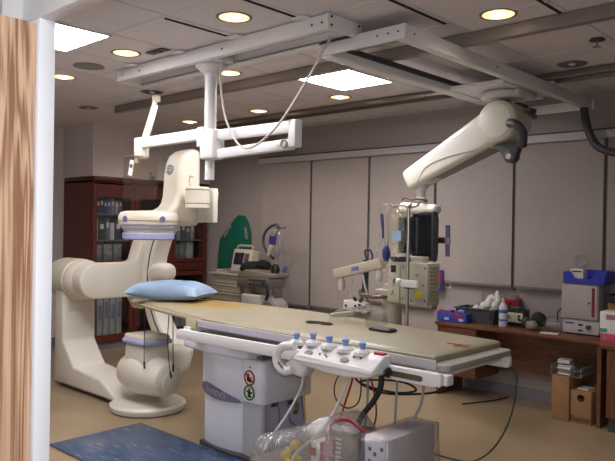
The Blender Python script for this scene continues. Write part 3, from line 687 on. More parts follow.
# mattress
def mattress_mat():
    m, n, b = nt('mattress_vinyl')
    tc = n.nodes.new('ShaderNodeTexCoord')
    no = n.nodes.new('ShaderNodeTexNoise'); no.inputs['Scale'].default_value = 4; no.inputs['Detail'].default_value = 5; n.links.new(tc.outputs['Object'], no.inputs['Vector'])
    r = n.nodes.new('ShaderNodeValToRGB'); r.color_ramp.elements[0].position = .3; r.color_ramp.elements[1].position = .7
    r.color_ramp.elements[0].color = (*lin((138, 132, 114)), 1); r.color_ramp.elements[1].color = (*lin((152, 146, 128)), 1)
    n.links.new(no.outputs[0], r.inputs[0])
    # iodine stain near the head end
    mp = n.nodes.new('ShaderNodeMapping'); mp.vector_type = 'TEXTURE'; mp.inputs['Location'].default_value = (-.90, .06, .04); mp.inputs['Scale'].default_value = (.62, .36, .5)
    n.links.new(tc.outputs['Object'], mp.inputs[0])
    gr = n.nodes.new('ShaderNodeTexGradient'); gr.gradient_type = 'SPHERICAL'; n.links.new(mp.outputs[0], gr.inputs[0])
    ml = n.nodes.new('ShaderNodeMath'); ml.operation = 'MULTIPLY_ADD'; n.links.new(no.outputs[0], ml.inputs[0]); ml.inputs[1].default_value = .6; ml.inputs[2].default_value = -.16
    ad = n.nodes.new('ShaderNodeMath'); ad.operation = 'ADD'; ad.use_clamp = True; n.links.new(gr.outputs['Fac'], ad.inputs[0]); n.links.new(ml.outputs[0], ad.inputs[1])
    mx = n.nodes.new('ShaderNodeMix'); mx.data_type = 'RGBA'; n.links.new(ad.outputs[0], mx.inputs[0]); n.links.new(r.outputs[0], mx.inputs[6]); mx.inputs[7].default_value = (*lin((146, 116, 34)), 1)
    n.links.new(mx.outputs[2], b.inputs['Base Color']); b.inputs['Roughness'].default_value = .38
    return m
mat_near = [(-1.87, 2.985), (-2.6, 2.955), (-3.4, 2.945), (-3.80, 2.985), (-4.4, 3.09), (-4.85, 3.19)]
mat_far = [(-4.9, 3.66), (-4.4, 3.80), (-3.6, 3.86), (-2.7, 3.78), (-1.86, 3.68)]
P = mat_near+mat_far
# domed pad: rings from the edge inwards
cxm = sum(p[0] for p in P)/len(P); 
def ringp(k): 
    out = []
    for x, y in P:
        yc_ = 3.38+(x+3.4)*-.04
        xx = x+(.0 if abs(x) < 0 else 0); s = 1-k
        px = x*(1-k*.25)+cxm*(k*.25); out.append((px, yc_+(y-yc_)*s))
    return out
v = []; f = []; rings = [(0, .914), (0, .936), (.03, .947), (.15, .953), (.4, .960), (.7, .963), (.95, .963)]; n_ = len(P)
for k, z in rings: v += [(x, y, z-(.006 if x < -4 else 0)*0) for x, y in ringp(k)]
for i in range(len(rings)-1):
    for j in range(n_): f.append((i*n_+j, i*n_+(j+1) % n_, (i+1)*n_+(j+1) % n_, (i+1)*n_+j))
f += [tuple(range(n_-1, -1, -1)), tuple(range((len(rings)-1)*n_, len(rings)*n_))]
mt = T('table_pad', 'tan padded mattress with a yellow stain lying on the table top', 'mattress', (-3.4, 3.4, .913))
build(MB().add(v, f), 'pad', mattress_mat(), mt, smooth=40)
rp_ = M('red_print', (176, 70, 62), .7)
for a, b_ in (((-1.99, 3.30), (-1.90, 3.33)), ((-1.97, 3.34), (-1.92, 3.28)), ((-1.93, 3.27), (-1.87, 3.35)), ((-1.91, 3.32), (-1.84, 3.28))): part_label(build(MB().bar((a[0], a[1], .959), (b_[0], b_[1], .959), .007, .004), 'red_print', rp_, mt), 'faded red pen stroke near the foot end')

# pillow
v = []; f = []; nu, nv = 26, 20
for sgn in (1, -1):
    for j in range(nv+1):
        for i in range(nu+1):
            a, b_ = -1+2*i/nu, -1+2*j/nv
            e = max(0, (1-a**4)*(1-b_**4))**.55
            pin = 1-.06*(1-abs(a))*abs(b_)**3-.0
            x = a*.345*(1-.05*(1-b_*b_)); y = b_*.205*(1-.06*(1-a*a))
            zz = e*.098*(1+.18*noise.noise(Vector((a*2.1, b_*2.1, sgn*2))))+.006*noise.noise(Vector((a*6, b_*6, 4)))*e
            z = (zz if sgn > 0 else -zz*.6)
            v.append((x, y, z))
o_ = (nu+1)*(nv+1)
for s_ in (0, 1):
    for j in range(nv):
        for i in range(nu):
            q = [s_*o_+j*(nu+1)+i, s_*o_+j*(nu+1)+i+1, s_*o_+(j+1)*(nu+1)+i+1, s_*o_+(j+1)*(nu+1)+i]
            f.append(q if s_ == 0 else q[::-1])
pm = MB().add(v, f).xf(rz(.42), (0, 0, 0), (-4.75, 3.40, 1.022))
S(pm, 'pillow', M('pale_blue_pillow_cover', (128, 150, 174), .6, bump=.6, bscale=16), 'pale blue pillow at the head end of the table', 'pillow', smooth=60, weld=True)

# ------------------------------------------------------------------ table side control
t = T('table_control', 'white table-side control with five blue knobs on the near rail', 'control panel', (-2.35, 2.78, .76))
body = [(-2.55, .84), (-2.46, .83), (-2.34, .818), (-2.20, .816), (-2.06, .83), (-2.005, .845), (-1.995, .87), (-2.06, .885), (-2.25, .885), (-2.50, .895), (-2.57, .885)]
build(MB().prism(body, 'Y', 2.70, 2.85), 'body', white, t, bev=.022, seg=4, smooth=50)
build(MB().prism([(2.695, .85), (2.695, .872), (2.80, .938), (2.86, .942), (2.86, .85)], 'X', -2.575, -2.0), 'sloped_top', white, t, bev=.012, seg=3, smooth=50)
build(MB().box(-2.60, -2.12, 2.83, 2.885, .875, .94), 'rear_deck', white, t, bev=.012, seg=3)
g = MB().tube([(-2.60, 2.74, .925), (-2.69, 2.73, .91), (-2.735, 2.725, .86), (-2.72, 2.72, .80), (-2.66, 2.72, .775), (-2.60, 2.725, .795)], .026, 12)
build(g, 'loop_handle', white, t)
build(MB().prism([(-2.70, .80), (-2.60, .755), (-2.545, .75), (-2.50, .82), (-2.36, .82), (-2.40, .86), (-2.58, .90)], 'Y', 2.735, 2.83), 'lower_bracket', white, t, bev=.02, seg=3)
build(MB().obox((-2.675, 2.697, .81), (.05, .006, .014), ry(.6)), 'handle_pad', midg, t)
kx = [(-2.655, .93), (-2.52, .945), (-2.395, .943), (-2.275, .941), (-2.155, .938)]
for i, (x, z) in enumerate(kx):
    k_ = build(MB().lathe([(.05, z-.012), (.046, z+.006), (.03, z+.016), (.02, z+.020)], (x, 2.805, 0), n=24), 'joystick_base', white, t)
    build(MB().lathe([(.012, z+.010), (.016, z+.016), (.014, z+.034), (.019, z+.040), (.020, z+.052), (.012, z+.058), (.001, z+.058)], (x, 2.805, 0), n=20), 'knob', bluek, k_)
for x, y in ((-2.49, 2.725), (-2.22, 2.722)): build(MB().lathe([(.030, 0), (.028, .004), (.001, .005)], (0, 0, 0), n=24, sy=.62).xf(rx(.56), (0, 0, 0), (x, y+.012, .899)), 'touch_pad', midg, t)
for x, y in ((-2.41, 2.735), (-2.37, 2.735), (-2.35, 2.725), (-2.18, 2.755), (-2.13, 2.755), (-2.12, 2.775), (-2.19, 2.775)): build(MB().cyl((0, 0, -.002), (0, 0, .005), .006, n=10).xf(rx(.56), (0, 0, 0), (x, y+.01, .872+(y+.01-2.695)*.629)), 'button', dgrey, t)
build(MB().box(-2.08, -2.02, 2.81, 2.845, .938, .950), 'stop_button', red, t)
build(MB().cyl((-2.02, 2.80, .862), (-1.965, 2.80, .862), .010).lathe([(.02, -.012), (.027, -.006), (.027, .006), (.02, .012), (.001, .013)], (-1.975, 2.80, .862), 'X', n=8), 'clamp_knob', black, t)
for ch in list(t.children_recursive):
    if ch.type == 'MESH':
        for vv in ch.data.vertices: vv.co.x = (vv.co.x-.0)*(.97)-.045

# cables below the table control
wc = M('white_cable', (196, 192, 190), .5); gc = M('grey_cable', (140, 136, 134), .5)
CB = [('control_cable', wc, .0075, [(-2.60, 2.77, .76), (-2.61, 2.76, .68), (-2.66, 2.72, .55), (-2.72, 2.66, .42), (-2.78, 2.62, .28), (-2.80, 2.6, .05)], 'white cable falling from the loop handle of the table control', 'cable'),
      ('control_cable', wc, .0075, [(-2.27, 2.77, .82), (-2.28, 2.75, .74), (-2.31, 2.70, .62), (-2.35, 2.6, .50), (-2.37, 2.46, .42), (-2.38, 2.40, .2), (-2.40, 2.4, .03)], 'white cable falling from the middle of the table control', 'cable'),
      ('power_cable', rubber, .016, [(-2.10, 2.84, .84), (-2.11, 2.84, .76), (-2.15, 2.83, .68), (-2.2, 2.80, .60), (-2.22, 2.76, .50)], 'thick black cable hanging below the table control', 'cable'),
      ('coiled_cable', rubber, .006, [(-2.38, 2.95, .80), (-2.36, 2.96, .74), (-2.25, 2.97, .715), (-2.08, 2.97, .72), (-1.98, 2.98, .75), (-2.06, 2.99, .775), (-2.22, 2.98, .765), (-2.35, 2.97, .73), (-2.2, 2.97, .70), (-2.02, 2.99, .72), (-1.86, 3.02, .76), (-1.8, 3.06, .83)], 'loose black cable looping under the near table rail', 'cable'),
      ('black_lead', rubber, .004, [(-2.45, 2.94, .80), (-2.50, 2.93, .70), (-2.48, 2.92, .62), (-2.40, 2.92, .585), (-2.32, 2.92, .63), (-2.30, 2.92, .72), (-2.32, 2.93, .80)], 'thin dark wire hanging in one loop under the table control', 'wire'),
      ('suction_tubing', redtube, .006, [(-2.36, 2.93, .80), (-2.38, 2.93, .72), (-2.41, 2.92, .62), (-2.42, 2.88, .50)], 'straight dark red tube behind the white control cable', 'tube'),
      ('suction_tubing', redtube, .005, [(-2.27, 2.95, .80), (-2.24, 2.95, .72), (-2.20, 2.93, .60), (-2.2, 2.9, .5)], 'second dark red tube, half behind the thick black cable', 'tube'),
      ('grey_cable', gc, .008, [(-1.90, 2.93, .80), (-1.91, 2.92, .70), (-1.94, 2.90, .62), (-1.97, 2.88, .55), (-1.97, 2.84, .45)], 'thin grey cable hanging below the slotted rail end', 'cable'),
      ('grey_cable', gc, .007, [(-2.08, 2.95, .80), (-2.08, 2.94, .65), (-2.08, 2.93, .52)], 'straight grey cable right of the thick black cable', 'cable'),
      ('grey_cable', gc, .007, [(-2.28, 2.95, .8), (-2.27, 2.94, .65), (-2.27, 2.92, .5)], 'straight grey cable beside the white control cable', 'cable'),
      ('ground_wire', M('tan_wire', (150, 128, 96), .6), .004, [(-2.72, 2.93, .80), (-2.74, 2.93, .62), (-2.72, 2.92, .48), (-2.70, 2.9, .38)], 'thin tan wire hanging beside the pedestal', 'wire'),
      ('earth_cable', M('green_cable', (52, 78, 60), .5), .0055, [(-1.76, 3.68, .81), (-1.765, 3.70, .72), (-1.80, 3.74, .56), (-1.90, 3.82, .36), (-2.05, 3.92, .18), (-2.22, 4.02, .06), (-2.40, 4.10, .008), (-2.7, 4.1, .008)], 'thin dark green cable hanging from the foot end of the table', 'cable'),
      ('floor_cable', rubber, .006, [(-3.12, 5.45, .008), (-3.06, 5.6, .008), (-2.98, 5.8, .008), (-2.95, 6.0, .008)], 'thin dark cable lying on the floor under the desk', 'cable')]
for nme, m_, r_, P_, lab, cat in CB: S(MB().tube(P_, r_, 8), nme, m_, lab, cat)

# ------------------------------------------------------------------ floor mat
def marble():
    m, n, b = nt('blue_marbled_mat')
    tc = n.nodes.new('ShaderNodeTexCoord'); mp = n.nodes.new('ShaderNodeMapping'); mp.inputs['Scale'].default_value = (2.2, 16, 1); mp.inputs['Rotation'].default_value = (0, 0, .0)
    n.links.new(tc.outputs['Object'], mp.inputs[0])
    no = n.nodes.new('ShaderNodeTexNoise'); no.inputs['Scale'].default_value = 2.6; no.inputs['Detail'].default_value = 8; no.inputs['Roughness'].default_value = .65; n.links.new(mp.outputs[0], no.inputs['Vector'])
    r = n.nodes.new('ShaderNodeValToRGB')
    e = r.color_ramp.elements; e[0].position = .36; e[0].color = (*lin((48, 68, 102)), 1); e[1].position = .60; e[1].color = (*lin((74, 96, 124)), 1)
    x = e.new(.66); x.color = (*lin((150, 150, 128)), 1); x = e.new(.72); x.color = (*lin((70, 90, 118)), 1)
    n.links.new(no.outputs[0], r.inputs[0]); n.links.new(r.outputs[0], b.inputs['Base Color']); b.inputs['Roughness'].default_value = .25
    return m
S(MB().box(-4.62, -2.95, 2.27, 3.03, 0, .014), 'floor_mat', marble(), 'marbled blue anti-fatigue mat on the floor in front of the pedestal', 'mat', bev=.005)

# ------------------------------------------------------------------ things on and around the table
S(MB().tube([(-3.05, 3.27, .969), (-3.01, 3.25, .970), (-2.95, 3.29, .969), (-2.90, 3.27, .970), (-2.86, 3.30, .969), (-2.88, 3.33, .970), (-2.95, 3.33, .969), (-3.01, 3.31, .970), (-3.05, 3.285, .970)], .0055, 8), 'loose_lead', rubber, 'small crumpled black cord lying on the tan mattress', 'cord')
# bent clear acrylic arm guard
v = []; 
path = [(-.20, .0), (-.16, .05), (-.10, .095), (-.02, .115), (.08, .115), (.16, .10), (.20, .06), (.21, 0)]
q = catmull([(x, 0, z) for x, z in path], 5)
mb = MB(); pts = [(p.x*.8, p.z*.95) for p in q]+[(p.x*.79, p.z*.95-.003) for p in reversed(q)]
mb.prism([(x-2.80, z+.964) for x, z in pts], 'Y', 3.38, 3.62)
S(mb, 'arm_guard', acryl, 'bent clear acrylic guard arching on the table pad', 'acrylic guard', smooth=50)
ar = T('wrist_rest', 'flat black padded block on the far side of the mattress', 'rest', (-2.47, 3.36, .964))
build(MB().box(-2.565, -2.40, 3.315, 3.40, .964, .982), 'pad', black, ar, bev=.008)
build(MB().box(-2.555, -2.41, 3.325, 3.39, .982, .986), 'top_sheet', dgrey, ar, bev=.002)

# steel pole on the far rail
px_, py_ = -2.63, 3.83
t = T('infusion_pole', 'shiny steel infusion pole standing at the far side of the table', 'pole', (px_, py_, .80))
build(MB().cyl((px_, py_, .79), (px_, py_, 1.745), .0125, n=18), 'pole', steel, t)
build(MB().tube([(px_, py_, 1.74), (px_-.05, py_-.01, 1.76), (px_-.12, py_-.02, 1.75), (px_-.145, py_-.02, 1.775)], .006).tube([(px_, py_, 1.74), (px_+.03, py_-.03, 1.765), (px_+.05, py_-.05, 1.75), (px_+.06, py_-.05, 1.785)], .006).tube([(px_, py_, 1.74), (px_+.03, py_+.06, 1.76), (px_+.02, py_+.10, 1.79)], .006), 'hooks', M('brass_steel', (140, 124, 104), .3, .8), t)
build(MB().box(px_-.03, px_+.03, 3.67, py_+.03, .80, .86), 'rail_clamp', lgrey, t, bev=.006)
build(MB().cyl((px_, py_, 1.19), (px_, py_, 1.235), .024), 'collar', dgrey, t)
build(MB().box(px_-.045, px_+.10, py_-.03, py_-.012, 1.20, 1.25).cyl((px_-.075, py_-.02, 1.235), (px_-.04, py_-.02, 1.235), .022), 'cross_clamp', white, t, bev=.004)
# console box
t = T('pump_console', 'beige console box with yellow sticker behind the steel pole', 'medical device', (-2.66, 4.0, 1.055))
x0, x1, y0, y1, z0, z1 = -2.845, -2.515, 3.90, 4.06, 1.07, 1.365
cons = M('console_beige', (168, 162, 144), .5)
build(MB().box(x0, x1, y0, y1, z0, z1), 'case', cons, t, bev=.01)
build(MB().box(x0+.005, x0+.105, y0-.012, y0, z0+.01, z1-.02), 'left_panel', M('console_pale', (186, 180, 160), .5), t, bev=.004)
build(MB().bar((x0+.10, y0+.08, z1+.03), (x1-.06, y0+.08, z1+.03), .06, .02).box(x0+.10, x0+.13, y0+.06, y0+.10, z1-.002, z1+.03).box(x1-.09, x1-.06, y0+.06, y0+.10, z1-.002, z1+.03), 'carry_handle', cons, t, bev=.005)
for k in range(9): build(MB().box(x1-.001, x1+.003, y0+.03, y1-.03, z0+.04+.027*k, z0+.052+.027*k), 'vent_slat', beiged, t)
build(MB().box(x0+.235, x0+.28, y0-.003, y0, z0+.055, z0+.105), 'sticker', M('yellow_sticker', (214, 190, 40), .6), t)
each([MB().box(x0+.035, x0+.075, y0-.016, y0-.01, z0+.22, z0+.27), MB().box(x0+.06, x0+.085, y0-.016, y0-.01, z0+.145, z0+.175)], 'switch', black, t)
each([MB().lathe([(.02, 0), (.02, -.012), (.001, -.014)], (x0+.045, y0-.012, z0+.145), 'Y', n=16), MB().lathe([(.016, 0), (.016, -.014), (.001, -.016)], (x0+.04, y0-.012, z0+.085), 'Y', n=16)], 'dial', lgrey, t)
for dx, dz in ((.13, .26), (.31, .26), (.13, .04), (.31, .04), (.25, .21), (.30, .14), (.2, .03)): build(MB().cyl((x0+dx, y0-.003, z0+dz), (x0+dx, y0+.002, z0+dz), .006, n=10), 'screw', dgrey, t)
build(MB().lathe([(.05, 0), (.07, .035), (.05, .04)], (x0+.06, y0+.05, z1)), 'top_cup', dgrey, t)
build(MB().bar((px_, py_+.012, 1.21), (px_, y0+.004, 1.21), .04, .04), 'pole_bracket', dgrey, t)
# IV bag with tubing and bulb
t = T('infusion_bag', 'clear yellowish infusion bag with pale blue label hanging from the pole hook', 'infusion bag', (-2.705, 3.80, 1.42))
bagm = clear('infusion_bag_film', (.95, .93, .82), .5, .05, .12, .8)
build(MB().ell((-2.705, 3.80, 1.575), (.068, .028, .165), 18, 14, amp=.25, fs=2.5, seed=3, power=.75), 'bag', bagm, t)
build(MB().box(-2.715, -2.645, 3.762, 3.767, 1.515, 1.585), 'label_patch', M('pale_blue_label', (150, 180, 214), .6), t)
build(MB().tube([(-2.705, 3.80, 1.73), (-2.695, 3.81, 1.76), (-2.690, 3.81, 1.775)], .004), 'hanger', lgrey, t)
build(MB().tube([(-2.715, 3.80, 1.42), (-2.745, 3.80, 1.36), (-2.775, 3.80, 1.30), (-2.755, 3.80, 1.26), (-2.705, 3.82, 1.2)], .005), 'drip_tube', bagm, t)
t = T('pressure_bulb', 'dark blue rubber squeeze bulb hanging left of the console box', 'bulb', (-2.795, 3.80, 1.36))
build(MB().ell((-2.790, 3.80, 1.425), (.030, .030, .058), 18, 14), 'bulb', M('navy_rubber', (36, 44, 120), .45), t)
build(MB().cyl((-2.790, 3.80, 1.475), (-2.790, 3.80, 1.505), .012).cyl((-2.790, 3.8, 1.375), (-2.790, 3.8, 1.355), .01), 'valve', steel, t)
build(MB().tube([(-2.790, 3.80, 1.50), (-2.795, 3.80, 1.58), (-2.805, 3.80, 1.66), (-2.775, 3.80, 1.74)], .006), 'tubing', lgrey, t)
t = T('transducer_set', 'small dark transducer with clear tubing hanging left of the infusion bag', 'transducer', (-2.835, 3.80, 1.5))
build(MB().cyl((-2.835, 3.80, 1.70), (-2.825, 3.80, 1.60), .011).cyl((-2.825, 3.80, 1.60), (-2.820, 3.80, 1.53), .008), 'body', M('transducer_violet', (70, 66, 110), .4), t)
each([MB().tube([(-2.820, 3.80, 1.53), (-2.855, 3.80, 1.47), (-2.865, 3.80, 1.40), (-2.815, 3.80, 1.34)], .0045), MB().tube([(-2.835, 3.80, 1.70), (-2.850, 3.80, 1.74), (-2.815, 3.81, 1.765), (-2.715, 3.81, 1.765)], .004)], 'tubing', bagm, t)
# sloped injector bar on its column behind the table
t = T('contrast_injector', 'beige sloped injector bar with hanging cups on a column behind the table', 'injector', (-3.15, 4.1, .80))
build(MB().bar((-3.42, 4.0, 1.235), (-2.965, 4.0, 1.345), .07, .075), 'head_bar', beige, t, bev=.008)
build(MB().obox((-3.2, 3.963, 1.29), (.07, .004, .03), ry(-.2)), 'name_plate', M('blue_grey_plate', (96, 106, 150), .5), t)
for x, z in ((-3.36, 1.21), (-3.0, 1.30)):
    build(MB().lathe([(.012, 0), (.024, -.02), (.028, -.08), (.02, -.095), (.001, -.097)], (x, 4.0, z)), 'hanging_cup', lgrey, t)
build(MB().lathe([(.075, .80), (.075, 1.14), (.06, 1.18), (.001, 1.185)], (-2.98, 4.14, 0)), 'column', beige, t)
build(MB().box(-3.04, -2.86, 3.64, 4.22, .80, .85), 'mount_foot', beige, t, bev=.01)
build(MB().tube([(-3.2, 4.03, 1.12), (-3.16, 4.0, 1.09), (-3.04, 4.0, 1.085), (-2.96, 4.05, 1.10), (-2.9, 4.1, 1.12)], .014), 'curved_rail', M('bronze_rail', (120, 98, 78), .35, .6), t)
build(MB().box(-3.06, -2.88, 4.02, 4.16, 1.10, 1.145), 'joint_block', beige, t, bev=.01)
build(MB().tube([(-3.15, 4.0, 1.24), (-3.12, 3.98, 1.18), (-3.1, 3.99, 1.10)], .008).tube([(-3.25, 4.0, 1.22), (-3.27, 4.0, 1.12), (-3.26, 4.0, 1.03)], .005), 'hose', lgrey, t)
build(MB().cyl((-3.16, 4.03, 1.11), (-3.14, 4.03, 1.33), .022, n=18).cyl((-3.14, 4.03, 1.33), (-3.138, 4.03, 1.36), .03), 'syringe', M('syringe_dark', (44, 44, 62), .4), t)
build(MB().tube([(-3.14, 4.03, 1.36), (-3.16, 4.03, 1.42), (-3.12, 4.03, 1.44), (-3.09, 4.03, 1.40), (-3.09, 4.03, 1.36)], .008), 'syringe_loop', dgrey, t)
t = T('connector_box', 'small white connector box with black sockets behind the acrylic guard', 'box', (-3.15, 3.95, .97))
build(MB().obox((-3.15, 3.93, 1.015), (.20, .08, .07), ry(.06)), 'case', white, t, bev=.006)
for dx, dz in ((-.07, .0), (.02, .005), (.06, -.012), (.06, .015)): build(MB().cyl((-3.15+dx, 3.892, 1.015+dz), (-3.15+dx, 3.882, 1.015+dz), .010, n=12), 'socket', black, t)
each([MB().cyl((-3.11, 3.92, 1.05), (-3.08, 3.90, 1.075), .014), MB().cyl((-3.16, 3.93, 1.05), (-3.17, 3.92, 1.08), .012)], 'plug', black, t)
build(MB().box(-3.17, -3.13, 3.64, 3.95, .955, .982), 'rail_arm', lgrey, t)

# ------------------------------------------------------------------ plastic-covered equipment on the floor near the table
t = T('suction_cart', 'low grey cart under clear plastic below the table control', 'cart', (-2.33, 2.60, 0))
build(MB().box(-2.66, -2.06, 2.42, 2.80, .30, .36), 'deck', midg, t, bev=.01)
build(MB().box(-2.62, -2.10, 2.46, 2.76, .10, .14), 'lower_shelf', midg, t, bev=.01)
for x in (-2.63, -2.09):
    for y in (2.45, 2.77):
        l_ = build(MB().cyl((x, y, .07), (x, y, .30), .014), 'leg', steel, t)
        build(MB().cyl((x-.015, y, .035), (x+.015, y, .035), .035), 'caster', black, l_)
t = T('suction_canister', 'clear suction canister with white scale marks on the low cart', 'canister', (-2.14, 2.62, .36))
build(MB().lathe([(.062, .362), (.066, .40), (.07, .585), (.066, .585), (.062, .40), (.058, .368)], (-2.14, 2.60, 0), n=28), 'jar', acryl, t)
build(MB().lathe([(.074, .585), (.076, .60), (.06, .62), (.02, .625), (.001, .626)], (-2.14, 2.60, 0), n=28), 'lid', lgrey, t)
for k in range(7): build(MB().box(-2.145, -2.115, 2.528, 2.531, .42+.022*k, .43+.022*k), 'scale_mark', paperw, t)
S(MB().tube([(-2.19, 2.56, .40), (-2.215, 2.55, .50), (-2.21, 2.55, .59), (-2.17, 2.56, .635), (-2.10, 2.58, .645), (-2.05, 2.6, .615), (-2.02, 2.62, .59)], .011, 10), 'suction_hose', redtube, 'thick dark red hose arching over the clear canister', 'hose')
t = T('carton', 'small red and white carton inside the plastic beside the canister', 'carton', (-2.30, 2.55, .36))
build(MB().box(-2.285, -2.225, 2.50, 2.60, .362, .52), 'box', paperw, t, bev=.002)
each([MB().box(-2.225, -2.205, 2.50, 2.60, .40, .525), MB().box(-2.286, -2.25, 2.497, 2.50, .45, .49)], 'red_panel', red, t)
yel = M('yellow_sponge', (206, 180, 60), .7, var=.1)
for k, (x, y, z, s_) in enumerate([(-2.46, 2.50, .40, 1), (-2.40, 2.52, .395, .9), (-2.44, 2.55, .45, .95), (-2.50, 2.56, .40, .85), (-2.41, 2.47, .385, .7)]):
    S(MB().ell((x, y, z), (.034*s_, .028*s_, .03*s_), 14, 10, amp=.2, fs=2, seed=k), 'sponge', yel, ['yellow sponge bundle in the bag, lowest at the left front', 'yellow sponge bundle in the bag, right of the pile centre', 'topmost yellow sponge bundle in the bag', 'yellow sponge bundle at the far left of the pile', 'smallest yellow sponge bundle at the front of the pile'][k], 'sponge', 'yellow sponges in the plastic bag')
t = T('pump_motor', 'dark pump motor inside the plastic between canister and grey box', 'pump', (-2.06, 2.72, .36))
build(MB().cyl((-2.10, 2.72, .36), (-2.10, 2.72, .56), .045).cyl((-2.10, 2.72, .56), (-2.10, 2.72, .58), .03), 'motor', dgrey, t)
t = T('drape_bag', 'crumpled clear plastic bag draped over the low cart', 'plastic bag', (-2.35, 2.60, .32))
# draped sheet: lumpy dome with a hanging skirt
v = []; f = []; nu = 40; nv = 12
for j in range(nv+1):
    for i in range(nu):
        a = 2*PI*i/nu; tt = j/nv
        r_ = min(1, tt*1.7); drop = max(0, tt-.5)*2
        hx, hy = .345, .235
        sx_ = math.copysign(abs(math.cos(a))**.6, math.cos(a)); sy_ = math.copysign(abs(math.sin(a))**.6, math.sin(a))
        x = -2.36+sx_*hx*r_; y = 2.60+sy_*hy*r_
        top = .53+.13*math.exp(-((x+2.18)/.16)**2)-.05*max(0, -(x+2.45))*4
        z = top*(1-.0)-.05*r_**3-.30*drop**1.3
        nn = noise.noise(Vector((x*9, y*9, z*7)))
        x += .02*nn*(.4+drop); y += .02*noise.noise(Vector((x*8, y*11, 3)))*(.4+drop); z += .018*noise.noise(Vector((x*13, y*13, 9)))
        v.append((x, y, max(z, .24)))
for j in range(nv):
    for i in range(nu): f.append((j*nu+i, j*nu+(i+1) % nu, (j+1)*nu+(i+1) % nu, (j+1)*nu+i))
build(MB().add(v, f), 'sheet', film, t, smooth=180, weld=True)
# grey computer-like box in plastic
t = T('grey_case', 'tall grey equipment case wrapped in plastic at the bottom of the photo', 'equipment case', (-1.93, 2.85, 0))
x0, x1, y0, y1 = -2.005, -1.867, 2.58, 2.99
build(MB().box(x0, x1, y0, y1, .02, .595), 'case', M('case_grey', (182, 174, 178), .45), t, bev=.004)
build(MB().box(x0+.01, x1-.01, y0-.006, y0, .03, .585), 'front_panel', M('case_front', (188, 186, 200), .45), t, bev=.003)
scm = M('socket_blue_black', (46, 48, 70), .4)
for dx, z in ((.03, .53), (.06, .51), (.1, .54), (.03, .47), (.07, .46), (.11, .48), (.05, .42)): build(MB().box(x0+dx, x0+dx+.016, y0-.009, y0-.004, z, z+.018), 'socket', scm, t)
each([MB().box(x0-.004, x0+.02, y0+.02, y1-.02, 0, .02), MB().box(x1-.02, x1+.004, y0+.02, y1-.02, 0, .02)], 'foot', black, t)
v = []; f = []; P = [(x0-.012, y0-.014), (x1+.012, y0-.014), (x1+.012, y1+.014), (x0-.012, y1+.014)]
ring = []
for k in range(4):
    a, b_ = Vector(P[k]), Vector(P[(k+1) % 4])
    for i in range(8): ring.append(a+(b_-a)*i/8)
cxx, cyy = (x0+x1)/2, (y0+y1)/2
lv = [(.0, .612), (.6, .608), (1, .603), (1.03, .50), (1.08, .36), (1.18, .18), (1.35, .03)]
for k, z in lv:
    for i, p in enumerate(ring):
        q = Vector((cxx+(p.x-cxx)*k, cyy+(p.y-cyy)*(1+(k-1)*.6 if k > 1 else k)))
        nn = noise.noise(Vector((q.x*14, q.y*14, z*8)))
        s_ = .0 if k < .5 else .01+.03*max(0, k-1)
        v.append((q.x+abs(nn)*s_*math.copysign(1, p.x-cxx), q.y+abs(nn)*s_*math.copysign(1, p.y-cyy), z+(.006*nn if 0 < k <= 1 else 0)))
m_ = len(ring)
for j in range(len(lv)-1):
    for i in range(m_): f.append((j*m_+i, j*m_+(i+1) % m_, (j+1)*m_+(i+1) % m_, (j+1)*m_+i))
S(MB().add(v, f), 'plastic_cover', film2, 'clear plastic cover over the tall grey equipment case', 'plastic cover', smooth=180, weld=True)

# ------------------------------------------------------------------ red wooden cabinets in the alcove
CX = -7.649
inner = M('cabinet_interior', (112, 98, 94), .7)
def cabinet(y0, y1, lab):
    t = T('storage_cabinet', lab, 'cabinet', (CX-.3, (y0+y1)/2, 0), 'tall red wood cabinets')
    x1 = CX-.022; x0 = -8.40
    build(MB().box(x0, x1, y0, y0+.02, .09, 2.14), 'side_panel', cab_w, t)
    build(MB().box(x0, x1, y1-.02, y1, .09, 2.14), 'side_panel', cab_w, t)
    build(MB().box(x0, x0+.015, y0+.02, y1-.02, .09, 2.14), 'back_panel', inner, t)
    build(MB().box(x0, x1, y0+.02, y1-.02, .09, .115), 'bottom_panel', cab_h, t)
    build(MB().box(x0, x1, y0, y1, 2.12, 2.14), 'top_panel', cab_h, t)
    build(MB().box(x0+.05, CX-.05, y0, y1, 0, .09), 'toe_kick', bb, t)
    build(MB().box(x0, CX+.012, y0-.0, y1, 2.14, 2.19), 'cornice', cab_h, t, bev=.006)
    for z in (.98, 1.10, 1.395, 1.73):
        build(MB().box(x0+.015, x1-.02, y0+.02, y1-.02, z-.018, z), 'shelf', cab_h if z in (.98,) else inner, t)
    for z0, z1, sw in ((.10, .955, .055), (.965, 1.075, 0), (1.085, 2.10, .055)):
        if not sw:
            build(MB().box(x1, CX, y0+.004, y1-.004, z0, z1), 'drawer_front', cab_h, t, bev=.003); continue
        a, b_ = y0+.004, y1-.004
        topw = .16 if z1 > 2 else .06
        d = build(MB().box(x1, CX, a, a+sw, z0, z1).box(x1, CX, b_-sw, b_, z0, z1).box(x1, CX, a+sw, b_-sw, z0, z0+(.09 if z0 < .5 else .05)).box(x1, CX, a+sw, b_-sw, z1-topw, z1), 'door', cab_w, t)
        build(MB().box(x1+.008, x1+.012, a+sw, b_-sw, z0+.05, z1-topw), 'pane', glass, d)
        build(MB().cyl((CX, b_-.02, (z0+z1)/2), (CX+.02, b_-.02, (z0+z1)/2), .008), 'knob', steel, d)
    return t
cabinet(4.281, 4.878, 'red wood cabinet at the left end, its side panel in view')
cabinet(4.878, 5.475, 'red wood cabinet mostly hidden behind the gantry')
cabinet(5.475, 6.072, 'red wood cabinet right of the gantry, next to the bare wall')
